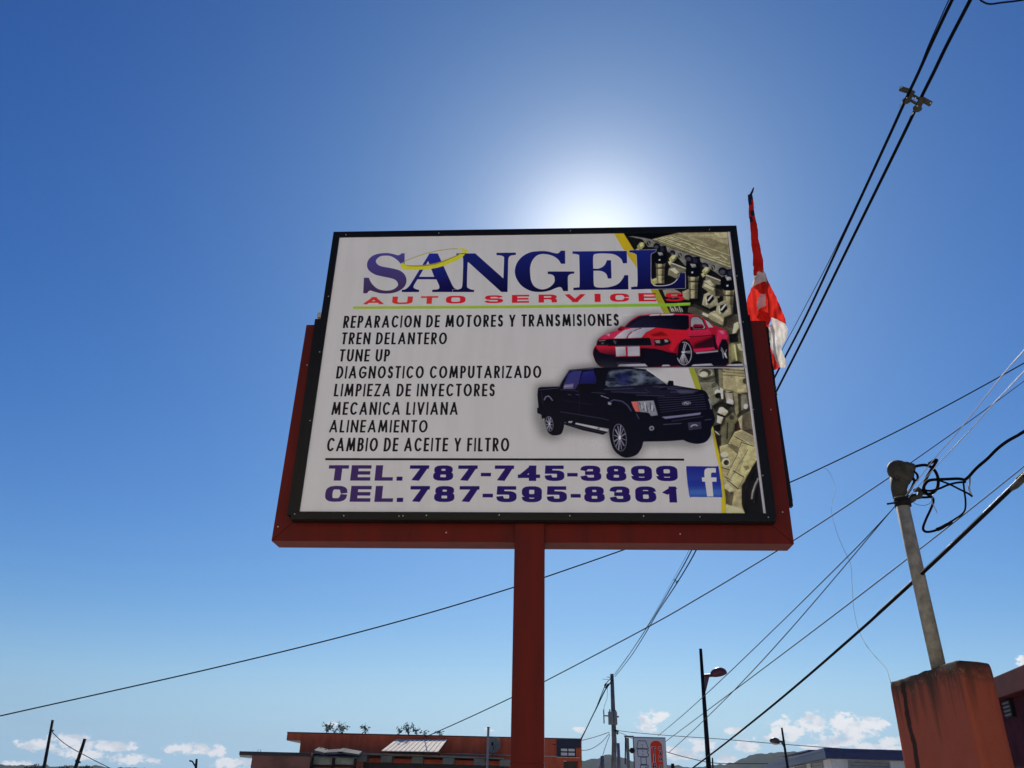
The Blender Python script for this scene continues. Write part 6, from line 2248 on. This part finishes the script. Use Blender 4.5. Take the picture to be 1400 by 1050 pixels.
for x0, y0, x1, y1, dz in ((429, 1028.5, 446, 1033, .10), (444, 1032, 468, 1030.5, .10), (462, 1029.5, 490, 1033.5, .08), (430, 1035, 489, 1037, .05)):
    b = MB()
    a, c = at(x0, y0, 42.8), at(x1, y1, 42.8)
    b.prism([a, c, c + Vector((0, 1.2, .2)), a + Vector((0, 1.2, .2))], [a + Vector((0, 0, dz)), c + Vector((0, 0, dz)), c + Vector((0, 1.2, .2 + dz)), a + Vector((0, 1.2, .2 + dz))])
    b.build('sheet', GS, lt)
for i, (px0_, px1_) in enumerate(((431, 457), (461, 487))):
    b = MB()
    z0_, z1_ = at(px0_, 1045, 43.1).z, at(px0_, 1035, 43.1).z
    b.span(X(px0_, 43.1), X(px1_, 43.1), 43.1, 43.14, z0_, z1_)
    b.build('board', mat('pale_green_board', (.36, .38, .28), rough=.8, var=.25, scale=2), lt)
    b = MB()
    b.span(X(px0_, 43.1), X(px1_, 43.1), 43.1, 43.14, z0_ - 1.2, z0_ - .15)
    b.build('board', mat('pale_green_board', (.36, .38, .28)), lt)
for px in (430, 459, 488):
    b = MB()
    b.span(X(px, 43), X(px, 43) + .08, 42.95, 43.05, 0, at(px, 1036, 43).z)
    b.build('stud', DARK, lt)

# weeds rooted on the roof
LEAF = mat('weed_leaf', (.05, .085, .03), rough=.6, var=.3, scale=8)
STEM = mat('weed_stem', (.08, .07, .04))


def weed(px, w, h, n, label, seed):
    rnd = random.Random(seed)
    Y = OY + .6
    base_ = at(px, 1005, Y)
    base_.z = ztop + .04
    t = thing('roof_weed', label, 'weed', tuple(base_), group='weeds on the orange roof')
    S, L = MB(), MB()
    tops = []
    for i in range(n):
        dx = (rnd.random() - .5) * w * kO
        hh = h * .82 * kO * (0.45 + .55 * rnd.random()) + .12
        p1 = base_ + Vector((dx * .4, rnd.uniform(-.2, .2), hh * .5))
        p2 = base_ + Vector((dx, rnd.uniform(-.3, .3), hh))
        S.tube([base_, p1, p2], [.014, .010, .006], n=5)
        side = Vector((rnd.choice((-1, 1)) * rnd.uniform(.15, .35), rnd.uniform(-.2, .2), rnd.uniform(-.02, .12)))
        p3_ = p1.lerp(p2, rnd.uniform(.2, .8)) + side
        S.tube([p1.lerp(p2, .3), p3_], [.008, .004], n=4)
        for k in range(17):
            c = (base_.lerp(p1, rnd.uniform(.5, 1)) if k < 3 else p1.lerp(p2, rnd.random() * 1.05) if k < 11 else p1.lerp(p2, .3).lerp(p3_, rnd.uniform(.4, 1.1)))
            d = Vector((rnd.uniform(-1, 1), rnd.uniform(-.6, .6), rnd.uniform(-.6, .5))).normalized()
            q = d.cross(Vector((rnd.random(), rnd.random(), 1))).normalized()
            ln, wd = rnd.uniform(.07, .2), rnd.uniform(.018, .045)
            L.face([c, c + d * ln * .5 + q * wd, c + d * ln, c + d * ln * .5 - q * wd])
    S.build('stem', STEM, t)
    L.build('foliage', LEAF, t)


weed(446, 9, 11, 4, 'leftmost sprig of weeds on the orange roof', 1)
weed(457, 8, 5, 3, 'low weed tuft just right of the leftmost sprig on the orange roof', 2)
weed(468, 14, 12, 6, 'bushiest of the weed sprigs on the left half of the orange roof', 3)
weed(499, 8, 12, 4, 'single thin upright weed in the middle of the orange roof', 4)
weed(559, 14, 14, 6, 'tall weed growing on the orange roof behind the tin awning', 5)
weed(545, 4, 4, 2, 'tiny weed left of the tall one behind the tin awning', 6)
weed(570, 10, 9, 3, 'leaning weed right of the tall one behind the tin awning', 9)
weed(581, 6, 5, 2, 'small weed where the black cable meets the orange roof', 7)
weed(601, 7, 4, 3, 'rightmost low weed on the orange roof', 8)

# ---------------------------------------------------------------- white house with blue roof
wh = thing('white_house', 'white walled building with a navy blue flat eave and louvred windows, left of the pillar', 'building', (at(1180, 1040, 34).x, 34, 0))
WHY = 34.0
c0 = at(1127, 1022.5, WHY)
zwr = c0.z
c1 = atz(1262, 1026.5, zwr)
c2 = atz(1043, 1046.5, zwr)
WHITE = mat('white_render', (.74, .73, .68), rough=.8, var=.12, scale=2.2, drip=.25, bump=.2, bscale=10)
BLUE = mat('navy_fascia', (.022, .028, .12), rough=.45, var=.15)
eR, eL = (c1 - c0).normalized(), (c2 - c0).normalized()
inn = (eR + eL).normalized() * .38
c1e, c2e = c0 + eR * 12, c0 + eL * (c2 - c0).length
fh = .36
b = MB()
back = c1e + eL * (c2 - c0).length
for dz0, dz1, gro in ((-fh, -.10, 0.0), (-.097, 0, .05)):
    q = [c0 - inn.normalized() * gro, c1e, back, c2e]
    b.prism([p + Vector((0, 0, dz0)) for p in q], [p + Vector((0, 0, dz1)) for p in q])
b.build('roof', BLUE, wh)
b = MB()
w0, w1, w2 = c0 + inn, c1e + eL * .5, c2e + eR * .5
Zt = zwr - fh - .004
q = [Vector((p.x, p.y, 0)) for p in (w0, w1, back, w2)]
b.prism(q, [Vector((p.x, p.y, Zt)) for p in q])
b.build('wall', WHITE, wh)
b = MB()
q = [Vector((p.x, p.y, Zt - .16)) - inn.normalized() * .03 for p in (w0, w1)]
b.prism([q[0], q[1], q[1] + eL * .02, q[0] + eL * .02], [p + Vector((0, 0, .155)) for p in (q[0], q[1], q[1] + eL * .02, q[0] + eL * .02)])
b.build('string_course', WHITE, wh)
nR = Vector((eR.y, -eR.x, 0))
if nR.y > 0:
    nR = -nR
nL = Vector((eL.y, -eL.x, 0))
if nL.x > 0:
    nL = -nL


def louvre(pa, pb, ztop_, zbot_, dirv, nrm, n):
    b = MB()
    L_ = (pb - pa).length
    m = (pa + pb) / 2
    zc_ = (ztop_ + zbot_) / 2
    ctr = Vector((m.x, m.y, zc_)) + nrm * .03
    hh = ztop_ - zbot_
    for s_ in (-1, 1):
        b.box(ctr + dirv * (s_ * L_ / 2), (.06, .07, hh + .06), dirv, nrm, (0, 0, 1))
        b.box(ctr + Vector((0, 0, s_ * hh / 2)), (L_ - .062, .068, .06), dirv, nrm, (0, 0, 1))
    b.box(ctr - nrm * .02, (L_ - .06, .02, hh - .06), dirv, nrm, (0, 0, 1))
    w_ = b.build('window', mat('window_grey', (.30, .31, .30)), wh)
    for k in range(n):
        b = MB()
        b.box(ctr + Vector((0, 0, -hh / 2 + (k + .5) * hh / n)) + nrm * .012, (L_ - .08, .05, .02), dirv, (nrm + Vector((0, 0, -.8))).normalized(), (Vector((0, 0, 1)) + nrm * .8).normalized())
        b.build('slat', mat('louvre_slat', (.36, .36, .34)), w_)


def onwall(px, py, A, B):
    return inplane(px, py, (A.x, A.y), (B.x, B.y))


pa, pb = onwall(1160, 1043, w0, w1), onwall(1214, 1043, w0, w1)
louvre(pa, pb, onwall(1187, 1041.5, w0, w1).z, onwall(1187, 1041.5, w0, w1).z - 1.1, eR, nR, 10)
for x0, x1, y in ((1088, 1102, 1044.5), (1110, 1125, 1041)):
    pa, pb = onwall(x0, y, w0, w2), onwall(x1, y, w0, w2)
    louvre(pa, pb, (pa.z + pb.z) / 2, (pa.z + pb.z) / 2 - 1.0, eL, nL, 8)
b = MB()
pa = onwall(1143, 1036, w0, w1)
b.tube([Vector((pa.x, pa.y, Zt - .2)) + nR * .03, Vector((pa.x, pa.y, 0)) + nR * .03], .035, n=6)
b.build('downpipe', WHITE, wh)
# lower strip of roof sheet hanging off the left eave
b = MB()
d0, d1 = onwall(1063, 1035.5, c0, c2), onwall(1106, 1026.5, c0, c2)
for k in range(3):
    a, c = d0.lerp(d1, k / 3), d0.lerp(d1, (k + .95) / 3)
    b.prism([a, c, c + nL * -.4, a + nL * -.4], [p + Vector((0, 0, .05)) for p in (a, c, c + nL * -.4, a + nL * -.4)])
b.build('roof_sheet', BLUE, wh)

# ---------------------------------------------------------------- small posts and leaning poles
def plainpole(px0, py0, px1, py1, Y, r, name, label, cat, col=DARK, extras=()):
    top, bot = at(px0, py0, Y), at(px1, py1, Y)
    d = top - bot
    g0 = bot - d * (bot.z / d.z)
    t = thing(name, label, cat, (g0.x, g0.y, 0))
    b = MB()
    b.tube([g0, bot, top], [r * 1.1, r, r * .85], n=8)
    b.build('shaft', col, t, smooth=True)
    if extras:
        for e in extras:
            b = MB()
            b.tube([at(x, y, Y) for x, y in e], .035 * Y / 40, n=6)
            b.build('line_bracket', DARK, t)
    return t


plainpole(72.2, 984.5, 60, 1050, 40, .075, 'leaning_pole', 'taller of the two dark leaning poles at the lower left', 'pole', extras=([(70, 1000), (73.5, 998.5)],))
plainpole(116.3, 1010, 103, 1050, 42, .09, 'leaning_pole', 'shorter, more tilted of the two dark leaning poles at the lower left', 'pole', extras=([(103, 1040), (110, 1042.5)], [(107, 1036), (108.5, 1043)]))
plainpole(269, 1037.5, 267.6, 1052, 55, .085, 'pole_stub', 'short dark pole end with a curved wire near the bottom edge, left of the annex', 'pole', extras=([(259, 1040), (263, 1041), (266.5, 1047)],))
plainpole(845.2, 1016, 846.4, 1050, 50, .10, 'grey_post', 'slim grey post between the utility pole and the tyre shop sign', 'post', col=mat('blue_grey_steel', (.16, .17, .20)))
plainpole(823.5, 1033.5, 824, 1052, 52, .13, 'grey_post', 'stubby grey post just left of the utility pole against the hill', 'post', col=mat('blue_grey_steel', (.16, .17, .20)))
plainpole(919.6, 1044, 919.8, 1054, 45, .10, 'post_stub', 'stub of a dark post right of the tyre shop sign', 'post')
plainpole(974, 1036, 974.8, 1054, 32, .03, 'thin_rod', 'thin dark rod beside the foot of the maroon headed street lamp', 'rod')
cable('thin wire sloping down from the taller leaning pole past the shorter one', [at(x, y, 40 + i * .5) for i, (x, y) in enumerate([(71, 1000.5), (85, 1014), (100, 1024), (113, 1031), (130, 1040), (150, 1050), (165, 1058)])], .018, DARK, sides=5)

# distant tree heads just over the bottom edge on the left
def far_tree(px, py, w, label, seed, Y=150):
    rnd = random.Random(seed)
    k = Y / math.cos(PITCH) / FPX
    top = at(px, py, Y)
    t = thing('tree', label, 'tree', (top.x, Y, 0))
    b = MB()
    b.tube([(top.x, Y, 0), (top.x + .2, Y, top.z * .6)], [.3, .14], n=7)
    for j in range(4):
        w_ = j * 1.6
        b.tube([(top.x + .15, Y, top.z * .5), (top.x + w * k * .3 * math.cos(w_), Y + w * k * .3 * math.sin(w_), top.z * .82)], [.12, .05], n=5)
    b.build('trunk', mat('bark', (.08, .06, .045)), t)
    L = MB()
    for j in range(900):
        u = rnd.random() * 2 * math.pi
        rr = w * k * .5 * math.sqrt(rnd.random())
        zz_ = top.z * (.5 + .5 * rnd.random() ** .7 * (1 - .5 * (rr / (w * k * .5)) ** 2))
        c = Vector((top.x + rr * math.cos(u), Y + rr * math.sin(u), zz_))
        d = Vector((rnd.gauss(0, 1), rnd.gauss(0, 1), rnd.gauss(0, 1))).normalized()
        q = d.orthogonal().normalized()
        s_ = rnd.uniform(.12, .3)
        L.face([c, c + d * s_ + q * s_ * .4, c + d * s_ * 2, c + d * s_ - q * s_ * .4])
    L.build('crown', mat('tree_leaf', (.045, .07, .025), rough=.7, var=.3, scale=.5), t)


far_tree(50, 1047, 26, 'leftmost far tree head at the bottom edge near the taller leaning pole', 11)
far_tree(88, 1048, 22, 'far tree head at the bottom edge between the two leaning poles', 12)
far_tree(118, 1047.5, 18, 'far tree head at the bottom edge right of the shorter leaning pole', 13)

# ---------------------------------------------------------------- unseen shop, added behind the viewer to bounce warm light on the sign
sb = thing('bounce_shop', 'long cream painted shop front, unseen behind the viewer, added to bounce warm light on the sign', 'building', (0, -8, .12))
SBW = mat('cream_shop_wall', (.80, .70, .54), rough=.8, var=.08, scale=.6, bump=.2, bscale=10)
doors = [(-9.5, -5.5, .125, 3.2), (-3.5, .5, .125, 3.2), (3, 4, .125, 2.3), (6, 9, 1.1, 2.3)]
wall(-16, 14, .12, 4.9, doors, -8.0, .3, SBW, 'wall', sb)
wall(-16, 1.0, 5.16, 10.2, [(-13, -10.5, 6.4, 8.2), (-7, -4.5, 6.4, 8.2)], -8.6, .3, SBW, 'upper_wall', sb)
b = MB()
b.span(-16.3, 1.3, -15, -8.3, 10.203, 10.4)
b.build('upper_roof_slab', SBW, sb)
for x0 in (-13, -7):
    b = MB()
    b.span(x0, x0 + 2.5, -8.45, -8.4, 6.4, 8.2)
    b.build('window', mat('dark_glass', (.03, .035, .04), rough=.1), sb)
b = MB()
b.span(-16.3, 14.3, -16, -7.7, 4.904, 5.15)
b.build('roof_slab', SBW, sb)
for x0, x1, z0, z1 in doors[:2]:
    for k in range(14):
        b = MB()
        b.span(x0, x1, -7.86, -7.82, z0 + k * (z1 - z0) / 14 + .006, z0 + (k + 1) * (z1 - z0) / 14)
        b.build('door_slat', mat('roller_door_grey', (.40, .40, .38), rough=.5), sb)
b = MB()
b.span(3, 4, -7.9, -7.84, .125, 2.3)
b.build('door', mat('brown_door', (.12, .05, .03)), sb)
b = MB()
b.span(6, 9, -7.9, -7.86, 1.1, 2.3)
b.build('window', mat('dark_glass', (.03, .035, .04), rough=.1), sb)

# ---------------------------------------------------------------- air
HZB = 3100
b = MB()
b.span(-HZB, HZB, -HZB, HZB, -1, 150)
hz = b.build('haze', mat('haze_air', (.8, .8, .8)))
hm = bpy.data.materials.new('air')
hm.use_nodes = True
hm.node_tree.nodes.clear()
pv = hm.node_tree.nodes.new('ShaderNodeVolumePrincipled')
pv.inputs['Color'].default_value = (.80, .88, 1.0, 1)
pv.inputs['Density'].default_value = .00016
pv.inputs['Anisotropy'].default_value = .0
oo = hm.node_tree.nodes.new('ShaderNodeOutputMaterial')
hm.node_tree.links.new(pv.outputs[0], oo.inputs['Volume'])
hz.data.materials.clear()
hz.data.materials.append(hm)
hz['kind'] = 'stuff'
